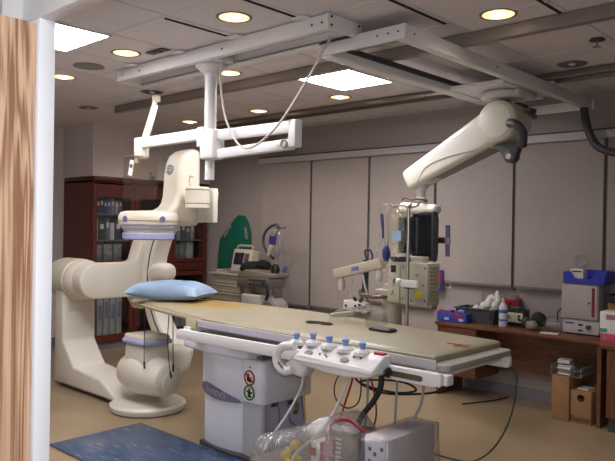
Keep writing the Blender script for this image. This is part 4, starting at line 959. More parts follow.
# books, boxes and packs behind the glass
def stock(x, y, z, w, d, h, mat, name, lab, cat, grp, lean=0):
    t = T(name, lab, cat, (x-d/2, y+w/2, z), grp)
    b_ = MB().box(x-d, x, y, y+w, z, z+h)
    if lean: b_.xf(rx(lean), (x, y+w/2, z))
    build(b_, 'cover', mat, t, bev=.003)
    q = MB().box(x-.001, x+.0015, y+w*.2, y+w*.8, z+h*.55, z+h*.8)
    if lean: q.xf(rx(lean), (x, y+w/2, z))
    build(q, 'spine_label', paperw, t)
colr = [('maroon', (92, 44, 40)), ('black', (30, 30, 36)), ('navy blue', (34, 44, 92)), ('dark blue', (40, 56, 110)), ('bright blue', (60, 88, 140)), ('grey', (120, 120, 128)), ('pale grey', (150, 150, 154)), ('slate', (84, 90, 104))]
y = 4.345
for k, (cn, cc) in enumerate(colr):
    w = [.05, .04, .055, .05, .05, .055, .06, .05][k]
    stock(CX-.10, y, 1.73, w-.006, .22, .17+.03*((k*37) % 3)/2, M('binder_'+cn.replace(' ', '_'), cc, .6), 'binder', cn+' binder on the top shelf of the left red cabinet', 'binder', 'binders on the top cabinet shelf'); y += w
c2 = [('silver', (150, 152, 158), .07, .27), ('dark', (44, 44, 50), .09, .25), ('slate blue', (86, 96, 118), .06, .28), ('white', (190, 190, 194), .07, .22), ('charcoal', (58, 58, 66), .09, .26)]
y = 4.35
for cn, cc, w, h in c2:
    stock(CX-.10, y, 1.395, w-.008, .25, h, M('pack_'+cn.replace(' ', '_'), cc, .5), 'supply_box', cn+' upright supply box on the second shelf of the left red cabinet', 'supply box', 'supply boxes behind the glass doors'); y += w+.004
sp = M('foil_pack', (150, 150, 152), .25, .3, var=.35, scale=26, bump=.5, bscale=30)
for k in range(3):
    t = T('foil_pack', ['crinkled clear pack at the left of the third shelf, left red cabinet', 'crinkled clear pack in the middle of the third shelf, left red cabinet', 'crinkled clear pack at the right of the third shelf, left red cabinet'][k], 'supply pack', (CX-.2, 4.42+.14*k, 1.10), 'crinkled supply packs')
    build(MB().box(CX-.28, CX-.10, 4.355+.14*k, 4.48+.14*k, 1.10, 1.345).xf(rz(.05*(k-1)), (CX-.2, 4.42+.14*k, 0)), 'wrapper', sp, t, bev=.02)
lw = M('long_pack_white', (176, 172, 170), .4, var=.2, scale=18, stretch=(1, 1, .2))
def longp(y, z, w, h, lab):
    t = T('catheter_pack', lab, 'supply pack', (CX-.2, y, z), 'long upright supply packs')
    build(MB().box(CX-.22, CX-.12, y-w/2, y+w/2, z, z+h), 'sleeve', lw, t, bev=.01)
    build(MB().box(CX-.1205, CX-.118, y-w*.3, y+w*.3, z+h*.4, z+h*.7), 'print_strip', M('pack_print', (120, 124, 140), .6), t)
for k in range(5): longp(4.375+.092*k, .115, .08, .68-.05*(k % 2), '%s long white pack standing at the bottom of the left red cabinet' % ['first', 'second', 'third', 'fourth', 'rightmost'][k])
for k in range(4): longp(5.57+.11*k, .115, .09, .70-.06*(k % 2), '%s long white pack standing at the bottom of the right red cabinet' % ['leftmost', 'second', 'third', 'rightmost'][k])
for k in range(3):
    t = T('foil_pack', ['crinkled clear pack at the left of the middle shelf, right red cabinet', 'crinkled clear pack in the middle shelf centre, right red cabinet', 'crinkled clear pack at the right of the middle shelf, right red cabinet'][k], 'supply pack', (CX-.2, 5.60+.13*k, 1.10), 'crinkled supply packs')
    build(MB().box(CX-.28, CX-.10, 5.545+.13*k, 5.66+.13*k, 1.10, 1.335+.02*k), 'wrapper', sp if k < 2 else lw, t, bev=.02)
for k in range(5):
    stock(CX-.11, 5.55+.08*k, 1.395, .065, .2, .2+.02*(k % 3), M('pack_grey_%d' % (k % 3), [(120, 122, 130), (160, 160, 166), (92, 92, 100)][k % 3], .5), 'supply_box', '%s upright grey supply box on the second shelf of the right red cabinet' % ['first', 'second', 'third', 'fourth', 'last'][k], 'supply box', 'supply boxes behind the glass doors')
for k in range(4):
    stock(CX-.11, 4.96+.11*k, 1.395, .09, .2, .22+.02*(k % 2), M('pack_grey_%d' % (k % 3), (120, 120, 120), .5), 'supply_box', '%s grey supply box on the second shelf of the middle red cabinet' % ['first', 'second', 'third', 'last'][k], 'supply box', 'supply boxes behind the glass doors')

# ------------------------------------------------------------------ back left corner: tool cart, defibrillator, board, trolley
t = T('drawer_cart', 'beige medical drawer cart in the far corner below the green board', 'cart', (-6.62, 5.80, 0))
x0, x1, y0, y1 = -6.98, -6.30, 5.62, 6.02
build(MB().box(x0, x1, y0+.012, y1, .10, .96), 'body', beiged, t, bev=.008)
build(MB().box(x0-.02, x1+.02, y0-.02, y1+.01, .96, .99), 'top', beige, t, bev=.008)
build(MB().box(x0-.02, x1+.02, y1-.01, y1+.01, .99, 1.03).box(x0-.02, x0, y0+.1, y1, .99, 1.02), 'top_rim', beige, t, bev=.004)
for z, h in ((.855, .095), (.745, .10), (.635, .10), (.44, .185), (.26, .17), (.12, .13)):
    d = build(MB().box(x0+.02, x1-.09, y0-.004, y0+.014, z, z+h), 'drawer', beige, t, bev=.006)
    build(MB().box(x0+.03, x1-.10, y0-.018, y0-.003, z+h-.025, z+h-.008), 'drawer_pull', beiged, d, bev=.003)
build(MB().box(x1-.08, x1, y0-.006, y0+.012, .10, .96), 'corner_post', beiged, t)
for x in (x0+.06, x1-.06):
    for yy in (y0+.06, y1-.06): build(MB().cyl((x-.015, yy, .05), (x+.015, yy, .05), .05).box(x-.02, x+.02, yy-.02, yy+.02, .05, .10), 'caster', black, t)
t = T('defibrillator', 'beige defibrillator with dark screen standing on the drawer cart', 'defibrillator', (-6.58, 5.78, .85))
q = rx(-.22)
def dfb(*a): return MB().box(*a).xf(q, (-6.6, 5.70, .87))
build(dfb(-6.82, -6.46, 5.70, 5.86, .87, 1.17), 'case', M('defib_beige', (188, 178, 162), .5), t, bev=.02, seg=3)
build(dfb(-6.775, -6.60, 5.694, 5.70, .965, 1.12), 'screen', M('defib_screen', (26, 30, 40), .2), t)
build(dfb(-6.58, -6.50, 5.694, 5.70, .94, 1.11), 'control_strip', M('defib_keys', (96, 70, 66), .5), t)
build(MB().tube([(-6.78, 5.80, 1.17), (-6.76, 5.80, 1.20), (-6.63, 5.80, 1.205), (-6.51, 5.80, 1.20), (-6.48, 5.80, 1.17)], .014), 'handle', beige, t)
build(MB().box(-6.82, -6.42, 5.66, 5.90, .852, .885), 'base', beiged, t, bev=.008)
build(MB().box(-6.87, -6.82, 5.74, 5.86, .95, 1.10), 'paddle', dgrey, t, bev=.01)
def lift(t, dx, dz):
    t.location.x += dx; t.location.z += dz
lift(t, .13, .14)
t = T('cloth_bag', 'black soft pouch lying on the drawer cart beside the defibrillator', 'bag', (-6.30, 5.72, .85))
build(MB().ell((-6.33, 5.70, .945), (.20, .11, .085), 22, 14, amp=.22, fs=2.2, seed=5).ell((-6.12, 5.70, .985), (.11, .09, .07), 16, 10, amp=.2, fs=2, seed=8), 'pouch', M('black_cloth', (14, 13, 16), .9), t)
build(MB().tube([(-6.5, 5.72, .87), (-6.46, 5.66, .95), (-6.40, 5.64, .90)], .008), 'strap', black, t)
lift(t, .07, .13)
# backboard
bpoly = [(-7.42, .02), (-6.80, .02), (-6.74, 1.20), (-6.74, 1.50), (-6.80, 1.66), (-6.86, 1.735), (-6.98, 1.75), (-7.06, 1.70), (-7.36, 1.42), (-7.40, 1.20)]
t = T('backboard', 'green spine board leaning on the wall behind the drawer cart', 'spine board', (-7.08, 6.06, 0))
bmx = MB().prism(bpoly, 'Y', 6.065, 6.09).xf(rx(-.012), (0, 6.09, 0), (0, .0, 0))
build(bmx, 'board', M('green_board', (12, 96, 76), .45), t, bev=.006)
slot = M('slot_wall_grey', (140, 128, 124), .8)
each([MB().bar((-7.25, 6.058, 1.45), (-7.12, 6.058, 1.60), .02, .035).xf(rx(-.012), (0, 6.09, 0)), MB().bar((-6.79, 6.058, 1.42), (-6.82, 6.058, 1.58), .02, .035).xf(rx(-.012), (0, 6.09, 0))], 'hand_slot', slot, t)
# ventilator trolley
t = T('ventilator_trolley', 'grey equipment trolley with open tray right of the drawer cart', 'trolley', (-5.9, 5.52, 0))
tv = M('trolley_taupe', (104, 96, 88), .5)
build(MB().prism([(-6.16, .86), (-5.62, .88), (-5.62, 1.0), (-6.16, .97)], 'Y', 5.36, 5.66), 'tray_housing', tv, t, bev=.012)
build(MB().prism([(-6.19, .965), (-5.60, .995), (-5.60, 1.04), (-6.05, 1.075), (-6.17, 1.02)], 'Y', 5.38, 5.70), 'top_cover', M('trolley_top', (120, 111, 98), .5), t, bev=.012)
build(MB().box(-5.95, -5.68, 5.352, 5.362, .895, .975), 'front_panel', dgrey, t)
for k in range(4): build(MB().cyl((-5.92+.06*k, 5.355, .935), (-5.92+.06*k, 5.338, .935), .014, n=12), 'knob', steel, t)
each([MB().box(a, a+.03, b_, b_+.04, .1, .87) for a in (-6.15, -5.66) for b_ in (5.40, 5.60)], 'upright', midg, t)
build(MB().box(-6.20, -5.66, 5.36, 5.68, .46, .49), 'shelf', midg, t)
build(MB().box(-6.20, -5.66, 5.36, 5.68, .08, .12), 'base', dgrey, t)
for x in (-6.15, -5.70):
    for yy in (5.40, 5.64): build(MB().cyl((x-.015, yy, .04), (x+.015, yy, .04), .04), 'caster', black, t)
g = MB()
g.tube([(-5.64, 5.34, .96), (-5.57, 5.30, .92), (-5.55, 5.30, .82), (-5.60, 5.32, .76)], .02)
build(g, 'hose', black, t)
t = T('suction_unit', 'pale boxy machine with arched front on the lower trolley shelf', 'medical device', (-5.9, 5.5, .49))
build(MB().box(-6.06, -5.72, 5.34, 5.58, .492, .79), 'case', M('pale_case', (186, 178, 170), .5), t, bev=.02, seg=3)
build(MB().box(-6.03, -5.90, 5.334, 5.342, .69, .76), 'label', lgrey, t)
build(MB().cyl((-5.60, 5.36, .63), (-5.60, 5.56, .63), .135, n=28), 'drum', M('drum_grey', (150, 140, 134), .5), t, bev=.01)
build(MB().cyl((-5.60, 5.35, .63), (-5.60, 5.362, .63), .10, n=28), 'drum_face', midg, t)
# IV stand with breathing tubes
t = T('infusion_stand', 'thin steel stand with looped black hose behind the trolley', 'infusion stand', (-5.95, 5.85, 0))
build(MB().cyl((-5.95, 5.85, .03), (-5.95, 5.85, 1.60), .011), 'pole', steel, t)
for k in range(5):
    a = 2*PI*k/5
    build(MB().bar((-5.95, 5.85, .06), (-5.95+.24*math.cos(a), 5.85+.24*math.sin(a), .05), .025, .02).cyl((-5.95+.23*math.cos(a), 5.85+.23*math.sin(a), .0), (-5.95+.23*math.cos(a), 5.85+.23*math.sin(a), .045), .02), 'leg', steel, t)
build(MB().bar((-6.05, 5.85, 1.58), (-5.85, 5.85, 1.58), .012, .012).tube([(-6.05, 5.85, 1.58), (-6.07, 5.85, 1.60), (-6.06, 5.85, 1.62)], .006).tube([(-5.85, 5.85, 1.58), (-5.83, 5.85, 1.60), (-5.84, 5.85, 1.62)], .006), 'hook_bar', steel, t)
S(MB().tube([(-5.98, 5.80, 1.20), (-6.10, 5.80, 1.28), (-6.17, 5.80, 1.40), (-6.14, 5.80, 1.52), (-6.04, 5.80, 1.60), (-5.95, 5.82, 1.62), (-5.92, 5.80, 1.54), (-5.97, 5.80, 1.46)], .017, 10), 'breathing_hose', dgrey, 'black corrugated hose looped on the thin stand', 'hose')
t = T('resuscitator_bag', 'clear bagged breathing mask with purple tag on the thin stand', 'breathing bag', (-5.9, 5.76, 1.2))
build(MB().ell((-5.90, 5.765, 1.40), (.10, .045, .17), 18, 12, amp=.3, fs=2.4, seed=2), 'bag', film2, t)
build(MB().obox((-5.915, 5.715, 1.43), (.115, .012, .10), ry(.2)), 'tag', M('purple_tag', (66, 48, 120), .5), t)
build(MB().cyl((-5.95, 5.74, 1.36), (-6.02, 5.74, 1.24), .036, .02), 'mask', M('mask_cream', (206, 194, 180), .5), t)
t = T('drainage_bag', 'clear drainage bag with blue corner hanging beside the trolley', 'bag', (-5.82, 5.75, .85))
build(MB().ell((-5.82, 5.76, 1.08), (.075, .03, .25), 16, 12, amp=.25, fs=2, seed=9), 'bag', film2, t)
build(MB().obox((-5.74, 5.755, 1.07), (.05, .012, .11), ry(.3)), 'blue_corner', M('blue_film', (70, 96, 150), .4), t)
build(MB().cyl((-5.86, 5.74, .90), (-5.86, 5.74, 1.15), .012), 'tube', lgrey, t)
S(MB().lathe([(.001, 0), (.05, .0), (.055, .05), (.04, .10), (.015, .115), (.001, .117)], (-5.70, 5.56, 1.04)), 'rubber_bulb', black, 'small black rubber bulb on the trolley top edge', 'bulb')
# wall things
t = T('wall_outlet', 'white double outlet plate on the wall beside the pamphlet', 'outlet', (-3.69, 6.12, 1.0))
build(MB().box(-3.735, -3.655, 6.122, 6.13, .985, 1.10), 'plate', paperw, t, bev=.003)
build(MB().box(-3.712, -3.678, 6.119, 6.123, 1.0, 1.035).box(-3.712, -3.678, 6.119, 6.123, 1.05, 1.085), 'socket', midg, t)
t = T('pamphlet', 'red and blue pamphlet hanging on the wall right of the console box', 'pamphlet', (-3.80, 6.06, .96))
build(MB().box(-3.865, -3.765, 6.05, 6.062, .955, 1.175), 'sheet', M('pamphlet_blue', (40, 50, 130), .5), t)
build(MB().box(-3.845, -3.785, 6.046, 6.051, 1.03, 1.15), 'red_block', red, t)
build(MB().box(-3.83, -3.80, 6.044, 6.047, .98, 1.02), 'white_block', paperw, t)
build(MB().box(-3.83, -3.80, 6.06, 6.13, 1.05, 1.08), 'wall_hook', steel, t)

t.location.x += .05

# ------------------------------------------------------------------ desk and what stands on it
t = T('desk', 'brown wooden desk with drawer pedestal against the window wall', 'desk', (-2.72, 5.85, 0))
DX0, DX1, DY0, DY1, DZ = -3.52, -1.95, 5.60, 6.11, .71
build(MB().box(DX0, DX1, DY0, DY1, DZ-.032, DZ), 'desktop', desk_w, t, bev=.004)
build(MB().box(DX0+.012, DX0+.035, DY0+.03, DY1-.02, 0, DZ-.032), 'side_panel', desk_v, t)
build(MB().box(DX1-.04, DX1-.008, DY0+.02, DY1-.01, 0, DZ-.032), 'side_panel', desk_v, t)
build(MB().box(DX0+.035, DX0+.43, DY0+.05, DY1-.02, .20, DZ-.032), 'drawer_case', desk_v, t)
for z, h in ((.52, .15), (.36, .15), (.21, .14)):
    d = build(MB().box(DX0+.04, DX0+.425, DY0+.03, DY0+.05, z, z+h), 'drawer', desk_w, t, bev=.003)
    build(MB().box(DX0+.18, DX0+.29, DY0+.015, DY0+.03, z+h*.5-.01, z+h*.5+.01), 'drawer_pull', M('pull_bronze', (70, 56, 44), .4, .6), d)
build(MB().box(DX0+.43, DX1-.04, DY1-.08, DY1-.06, .26, DZ-.032), 'modesty_panel', desk_w, t)
t = T('side_cabinet', 'second brown wooden unit cut off at the right photo edge', 'cabinet', (-1.5, 5.8, 0))
build(MB().box(-1.93, -1.1, 5.50, 6.10, .67, .71), 'worktop', desk_w, t, bev=.004)
build(MB().box(-1.885, -1.12, 5.53, 6.08, .12, .67), 'body', desk_v, t, bev=.003)
d = build(MB().box(-1.875, -1.52, 5.512, 5.53, .13, .66), 'door', desk_v, t)
build(MB().cyl((-1.56, 5.512, .42), (-1.56, 5.49, .42), .012), 'knob', steel, d)
build(MB().box(-1.88, -1.16, 5.58, 6.05, 0, .12), 'plinth', dgrey, t)
# glove boxes
for k, (x, lab) in enumerate([(-3.43, 'blue glove box with red top at the left end of the desk'), (-3.275, 'blue glove box beside the dark grey bin')]):
    t = T('glove_box', lab, 'glove box', (x, 5.73, DZ), 'blue glove boxes on the desk')
    b_ = MB().box(x-.105, x+.06, 5.66, 5.76, DZ, DZ+.09)
    build(b_, 'carton', M('glove_blue', (50, 66, 156), .5), t, bev=.004)
    build(MB().box(x-.09, x+.045, 5.67, 5.75, DZ+.09, DZ+.105) if k == 0 else MB().box(x-.08, x+.03, 5.656, 5.661, DZ+.05, DZ+.08), 'red_panel', M('glove_red', (150, 36, 60), .5), t)
    build(MB().box(x-.02, x+.03, 5.657, 5.661, DZ+.015, DZ+.04), 'print', M('glove_print', (170, 180, 220), .5), t)
    build(MB().ell((x-.02, 5.71, DZ+.105), (.04, .025, .018), 12, 8, amp=.3, seed=k), 'glove_tip', M('glove_lilac', (120, 130, 190), .6), t)
# grey bin with packs
t = T('storage_bin', 'dark grey plastic bin full of white packs on the desk', 'bin', (-3.02, 5.86, DZ))
bm_ = M('bin_grey', (66, 64, 68), .5)
X0, X1, Y0, Y1, H = -3.40, -2.99, 5.78, 6.02, .14
build(MB().prism([(X0+.02, DZ), (X1-.02, DZ), (X1, DZ+H), (X0, DZ+H)], 'Y', Y0, Y0+.01), 'front_wall', bm_, t)
build(MB().prism([(X0+.02, DZ), (X1-.02, DZ), (X1, DZ+H), (X0, DZ+H)], 'Y', Y1-.01, Y1), 'back_wall', bm_, t)
build(MB().prism([(X0+.02, DZ), (X0+.03, DZ), (X0+.01, DZ+H), (X0, DZ+H)], 'Y', Y0+.01, Y1-.01), 'end_wall', bm_, t)
build(MB().prism([(X1-.03, DZ), (X1-.02, DZ), (X1, DZ+H), (X1-.01, DZ+H)], 'Y', Y0+.01, Y1-.01), 'end_wall', bm_, t)
build(MB().box(X0+.025, X1-.025, Y0+.01, Y1-.01, DZ, DZ+.008), 'floor_panel', bm_, t)
build(MB().box(X0-.012, X1+.012, Y0-.012, Y0+.002, DZ+H-.015, DZ+H).box(X0-.012, X0+.002, Y0, Y1, DZ+H-.015, DZ+H).box(X1-.002, X1+.012, Y0, Y1, DZ+H-.015, DZ+H), 'rim', bm_, t, bev=.003)
build(MB().box(X1-.06, X1-.03, Y0-.014, Y0-.0, DZ+.05, DZ+.10), 'label_slot', dgrey, t)
wp = M('gauze_white', (206, 202, 196), .7)
pk = [(-3.13, 5.85, .155, .05, .04, .045, .3), (-3.08, 5.84, .19, .05, .035, .05, -.5), (-3.03, 5.86, .165, .045, .04, .06, .8), (-3.10, 5.92, .20, .05, .03, .07, .2), (-3.03, 5.93, .215, .035, .03, .09, -.3), (-3.18, 5.90, .15, .045, .05, .04, 1.0), (-3.21, 5.84, .135, .04, .035, .03, -.8), (-3.07, 5.90, .125, .09, .05, .03, 0)]
pl = ['rounded white pack at the front middle of the grey bin', 'topmost crumpled white pack at the bin front', 'white pack standing at the right front of the bin', 'white pack at the back middle of the bin', 'tallest upright white pack at the back of the bin', 'olive-tinted pack at the left back of the bin', 'small pack at the left front of the bin', 'flat white pack deep in the bin']
for k, (x, y, z, a, b_, c_, r_) in enumerate(pk):
    S(MB().ell((0, 0, 0), (a, b_, c_), 12, 8, amp=.35, fs=2.6, seed=k*3).xf(rz(r_) @ ry(r_*.6), (0, 0, 0), (x, y, DZ+z)), 'gauze_pack', wp if k != 5 else M('olive_pack', (110, 100, 84), .7), pl[k], 'supply pack', 'packs in the grey bin', smooth=60)
t = T('sharps_box', 'clear tinted container with red lid behind the grey bin', 'container', (-3.08, 6.06, DZ))
build(MB().prism([(-3.24, DZ), (-2.93, DZ), (-2.90, DZ+.27), (-3.27, DZ+.27)], 'Y', 6.03, 6.115), 'body', clear('pinkish_tub', (.8, .6, .55), .2, .3), t, bev=.006)
build(MB().box(-3.02, -2.87, 6.02, 6.115, DZ+.17, DZ+.235), 'lid', red, t, bev=.006)
t = T('spray_bottle', 'white bottle with blue label standing on the desk', 'bottle', (-2.90, 5.80, DZ))
build(MB().lathe([(.036, 0), (.039, .006), (.039, .17), (.034, .195), (.018, .215), (.014, .222), (.001, .223)], (-2.90, 5.78, DZ), n=24), 'body', white, t)
each([MB().lathe([(.0395, .05), (.0397, .052), (.0397, .068), (.0395, .07)], (-2.90, 5.78, DZ), n=24), MB().lathe([(.0395, .125), (.0398, .127), (.0398, .155), (.0395, .157)], (-2.90, 5.78, DZ), n=24)], 'label_band', M('bottle_blue', (66, 108, 190), .5), t)
build(MB().lathe([(.016, .218), (.016, .25), (.010, .262), (.001, .264)], (-2.90, 5.78, DZ), n=16), 'cap', M('cap_pink', (196, 170, 170), .5), t)
t = T('pacemaker_box', 'small cream panel device with black case on the desk', 'medical device', (-2.72, 5.9, DZ))
build(MB().box(-2.86, -2.64, 5.90, 6.02, DZ, DZ+.155), 'case', black, t, bev=.012)
build(MB().box(-2.85, -2.655, 5.893, 5.90, DZ+.035, DZ+.125), 'front_panel', M('panel_cream', (206, 200, 176), .5), t, bev=.003)
build(MB().cyl((-2.80, 5.893, DZ+.085), (-2.80, 5.885, DZ+.085), .022), 'dial', M('dial_olive', (120, 116, 60), .4), t)
build(MB().cyl((-2.69, 5.893, DZ+.095), (-2.69, 5.887, DZ+.095), .012).obox((-2.685, 5.889, DZ+.065), (.03, .006, .02), ry(.5)), 'switch', black, t)
build(MB().tor((-2.75, 5.96, DZ+.155), .075, .007, 'Y', a0=0, a1=PI, n=16), 'handle', black, t)
build(MB().ell((-2.72, 5.93, DZ+.165), (.04, .03, .02), 12, 8), 'top_knob', M('knob_slate', (60, 64, 84), .4), t)
t.location.x -= .10; t.location.y -= .02
t = T('face_mask', 'black rubber mask lying on the desk beside the cream device', 'mask', (-2.55, 5.86, DZ))
build(MB().ell((-2.52, 5.90, DZ+.085), (.07, .055, .065), 20, 12, amp=.15, fs=2, seed=4), 'cup', rubber, t)
build(MB().ell((-2.63, 5.87, DZ+.05), (.045, .04, .05), 16, 10, amp=.2, seed=6), 'strap_bundle', dgrey, t)
t.location.x -= .09
S(MB().ell((-2.62, 5.77, DZ+.04), (.06, .045, .042), 16, 10, amp=.35, fs=2.2, seed=12), 'crumpled_wrap', M('wrap_grey', (150, 140, 132), .6), 'crumpled pale wrapper in front of the black mask', 'wrapper', smooth=60)
t = T('tubing_bag', 'clear plastic bag of tubing lying on the desk left of the incubator', 'plastic bag', (-2.40, 5.90, DZ))
build(MB().ell((-2.45, 5.92, DZ+.06), (.15, .10, .065), 22, 12, amp=.3, fs=2.4, seed=21), 'film', film2, t)
each([MB().tor((-2.42, 5.90, DZ+.05), .06, .008, 'Z'), MB().tor((-2.40, 5.89, DZ+.065), .045, .007, 'Z')], 'tubing', M('tubing_grey', (150, 146, 140), .4), t)
build(MB().tube([(-2.46, 5.95, DZ+.08), (-2.47, 5.98, DZ+.16), (-2.43, 6.02, DZ+.2), (-2.39, 6.07, DZ+.17)], .007), 'cable', black, t)
S(MB().obox((-2.42, 5.68, DZ+.004), (.15, .09, .006), rz(.2)), 'paper_slip', paperw, 'white paper slip on the desk in front of the incubator', 'paper')
# incubator
t = T('incubator', 'pale grey warming cabinet with maroon stripe standing on the desk', 'warming cabinet', (-2.21, 5.95, DZ))
inc = M('incubator_grey', (176, 166, 164), .45); x0, x1, y0, y1 = -2.375, -2.055, 5.83, 6.10
build(MB().box(x0+.01, x1, y0, y1, DZ+.01, DZ+.125), 'control_base', M('incubator_base', (188, 182, 184), .45), t, bev=.006)
build(MB().box(x0, x1-.005, y0-.01, y1, DZ+.13, DZ+.44), 'cabinet', inc, t, bev=.006)
d = build(MB().box(x0+.006, x1-.012, y0-.024, y0-.01, DZ+.14, DZ+.43), 'door', inc, t, bev=.004)
build(MB().box(x1-.055, x1-.030, y0-.027, y0-.023, DZ+.165, DZ+.41), 'maroon_stripe', M('maroon_stripe', (120, 30, 44), .5), d)
build(MB().cyl((x1-.075, y0-.024, DZ+.28), (x1-.075, y0-.036, DZ+.28), .009), 'lock', dgrey, d)
build(MB().lathe([(.022, 0), (.02, -.02), (.001, -.021)], (x1-.085, y0, DZ+.07), 'Y', n=20), 'dial', dgrey, t)
each([MB().box(x1-.175, x1-.135, y0-.004, y0, DZ+.078, DZ+.095), MB().box(x1-.175, x1-.135, y0-.004, y0, DZ+.03, DZ+.045), MB().box(x0+.03, x0+.11, y0-.003, y0, DZ+.09, DZ+.10)], 'indicator', black, t)
for x in (x0+.04, x1-.04):
    for yy in (y0+.04, y1-.04): build(MB().cyl((x, yy, DZ), (x, yy, DZ+.012), .015), 'foot', black, t)
zi = DZ+.44
t = T('parts_bin', 'bright blue open-front bin on top of the warming cabinet', 'bin', (-2.17, 5.92, zi))
bx0, bx1 = -2.355, -1.99
pr = [(bx0, zi), (bx1-.03, zi), (bx1, zi+.11), (bx1-.06-.04, zi+.11), (bx1-.12, zi+.045), (bx0+.10, zi+.045), (bx0+.07, zi+.10), (bx0, zi+.10)]
build(MB().prism(pr, 'Y', 5.80, 5.808), 'front_wall', blue, t)
build(MB().box(bx0, bx1-.02, 6.04, 6.05, zi, zi+.115), 'back_wall', blue, t)
build(MB().box(bx0, bx0+.01, 5.808, 6.04, zi, zi+.10), 'end_wall', blue, t)
build(MB().prism([(bx1-.03, zi), (bx1-.02, zi), (bx1, zi+.11), (bx1-.01, zi+.11)], 'Y', 5.808, 6.04), 'end_wall', blue, t)
build(MB().box(bx0, bx1-.03, 5.808, 6.04, zi, zi+.008), 'floor_panel', blue, t)
t = T('pill_carton', 'small white carton standing in the blue bin', 'carton', (-2.25, 5.88, zi+.008))
build(MB().box(-2.305, -2.195, 5.83, 5.93, zi+.01, zi+.125), 'carton', paperw, t, bev=.003)
build(MB().box(-2.29, -2.21, 5.827, 5.831, zi+.098, zi+.110), 'print', dgrey, t)
# boxes on the right unit
z = .71
bx = [('pink_pack', (-1.95, -1.80, 5.56, 5.70, z+.0, z+.075), M('pink_pack', (190, 66, 100), .5), 'pink and white pack at the bottom of the boxes on the right unit', 'pack'),
      ('white_carton', (-1.955, -1.72, 5.56, 5.74, z+.076, z+.25), paperw, 'white carton with green stripe stacked on the pink pack', 'carton'),
      ('white_carton', (-1.90, -1.5, 5.80, 6.0, z, z+.30), M('carton_pale', (200, 194, 190), .7), 'taller white carton behind the green-striped one', 'carton'),
      ('brown_carton', (-1.985, -1.92, 5.82, 6.0, z, z+.30), carton, 'narrow brown carton between warming cabinet and white cartons', 'carton')]
for nme, b_, m_, lab, cat in bx:
    t = T(nme, lab, cat, ((b_[0]+b_[1])/2, (b_[2]+b_[3])/2, b_[4]))
    build(MB().box(*b_), 'carton', m_, t, bev=.003)
    if 'green' in lab and nme == 'white_carton' and b_[4] > .75:
        build(MB().box(b_[0]+.0, b_[0]+.06, b_[2]-.002, b_[2]+.001, b_[4]+.01, b_[4]+.04), 'green_stripe', M('carton_green', (70, 140, 120), .6), t)
        build(MB().box(b_[0]+.05, b_[1]-.08, b_[2]-.002, b_[2]+.001, b_[5]-.06, b_[5]-.02), 'print', M('carton_print', (150, 110, 110), .6), t)
    else: build(MB().box(b_[0]+.01, b_[0]+.05, b_[2]-.002, b_[2]+.001, b_[4]+.02, b_[4]+.05), 'print', M('carton_print', (150, 110, 110), .6), t)
t = T('black_tray', 'black plastic tray on top of the boxes at the right edge', 'tray', (-1.75, 5.85, 1.015))
build(MB().prism([(-1.97, 1.015), (-1.5, 1.015), (-1.47, 1.10), (-1.88, 1.10), (-1.91, 1.075), (-2.0, 1.075)], 'Y', 5.76, 5.77), 'front_wall', black, t)
build(MB().box(-1.97, -1.5, 5.77, 6.0, 1.012, 1.022), 'floor_panel', black, t)
build(MB().box(-1.99, -1.48, 6.0, 6.01, 1.012, 1.10), 'rear_wall', black, t)
each([MB().box(-1.985, -1.975, 5.77, 6.0, 1.022, 1.075), MB().box(-1.5, -1.49, 5.77, 6.0, 1.022, 1.10)], 'end_wall', black, t)
# under the desk
t = T('cardboard_box', 'tall narrow brown cardboard box under the desk', 'cardboard box', (-2.29, 5.72, 0))
build(MB().box(-2.365, -2.215, 5.62, 5.98, 0, .375), 'carton', carton, t, bev=.004)
build(MB().box(-2.293, -2.287, 5.619, 5.98, .374, .3765), 'tape', M('carton_tape', (170, 140, 100), .4), t)
t = T('cardboard_box', 'shorter brown cardboard box with black lettering under the desk', 'cardboard box', (-2.10, 5.72, 0))
build(MB().box(-2.205, -2.035, 5.63, 5.98, 0, .275), 'carton', carton, t, bev=.004)
build(MB().cyl((-2.12, 5.6285, .215), (-2.12, 5.632, .215), .03, n=20).box(-2.15, -2.09, 5.6285, 5.632, .215, .233), 'hand_hole', M('hole_dark', (60, 44, 32), .9), t)
build(text('Baxter', .066, rx(PI/2), (-2.12, 5.6285, .04)), 'lettering', M('ink_dark', (44, 38, 40), .8), t)
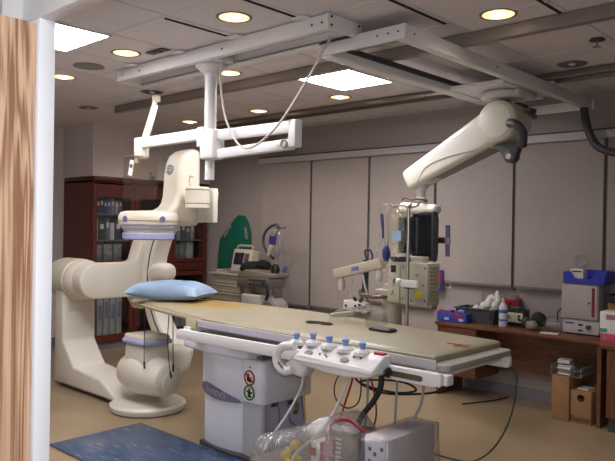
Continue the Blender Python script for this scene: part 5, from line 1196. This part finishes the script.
for k, (z0, z1, c_, lab) in enumerate([(.378, .395, 'paperw', 'lowest clear tray on the tall cardboard box'), (.425, .44, 'paperw', 'upper clear tray on the tall cardboard box')]):
    t = T('paper_tray', lab, 'tray', (-2.25, 5.8, z0), 'stacked clear trays under the desk')
    build(MB().box(-2.38, -2.13, 5.64, 5.98, z0, z0+.006), 'tray', clear('tray_clear', (.85, .85, .85), .3, .2), t)
    each([MB().box(-2.385, -2.379, 5.64, 5.98, z0, z0+.03), MB().box(-2.131, -2.125, 5.64, 5.98, z0, z0+.03)], 'edge', M('tray_edge', (150, 146, 144), .3), t)
    for q_ in range(2): build(MB().obox((-2.28-.02*q_, 5.72+.04*q_, z0+.012+.014*q_), (.11, .12, .012), rz(.2*q_)), 'card_stack', paperw, t)
S(MB().obox((-2.30, 5.74, .487), (.10, .12, .028), rz(.15)), 'card_pack', paperw, 'small white card pack on the topmost clear tray', 'pack')
S(MB().obox((-2.12, 5.74, .281), (.09, .12, .01), rz(-.1)), 'note_card', paperw, 'white card lying on the lettered cardboard box', 'card')

# ------------------------------------------------------------------ light and look
def area(name, loc, size, e, c=(1, 1, 1), rot=(0, 0, 0)):
    l = bpy.data.lights.new(name, 'AREA'); l.energy = e; l.color = c; l.shape = 'RECTANGLE'; l.size, l.size_y = size
    o = bpy.data.objects.new(name, l); COL.objects.link(o); o.location = loc; o.rotation_euler = rot
    return o
# unseen corridor fitting, added to whiten the door frame and light the doorway
t = T('added_corridor_light', 'unseen fluorescent fitting added on the corridor ceiling behind the camera', 'ceiling light', (-.6, -.1, 2.56))
build(MB().box(-1.2, 0, -.25, .05, 2.565, 2.60), 'housing', white, t)
build(MB().box(-1.17, -.03, -.22, .02, 2.558, 2.566), 'diffuser', emit('added_diffuser', (.93, .96, 1.0), 20), t)
# the photographer's flash
fl = bpy.data.lights.new('camera_flash', 'SPOT'); fl.energy = 45; fl.color = (.92, .95, 1.0); fl.spot_size = math.radians(85); fl.spot_blend = .6; fl.shadow_soft_size = .03
fo = bpy.data.objects.new('camera_flash', fl); COL.objects.link(fo); fo.location = (.04, -.01, 1.66); fo.rotation_euler = (PI/2-.02, 0, .7508)
w = bpy.data.worlds.new('world'); scn.world = w; w.use_nodes = True
w.node_tree.nodes['Background'].inputs[0].default_value = (.5, .5, .55, 1); w.node_tree.nodes['Background'].inputs[1].default_value = .05
vs = scn.view_settings
scn.display_settings.display_device = 'sRGB'
vs.view_transform = 'Standard'; vs.look = 'None'; vs.gamma = 1; vs.use_curve_mapping = False; vs.exposure = 1.17
scn.cycles.use_denoising = True
scn.cycles.max_bounces = 10; scn.cycles.transparent_max_bounces = 16; scn.cycles.diffuse_bounces = 5
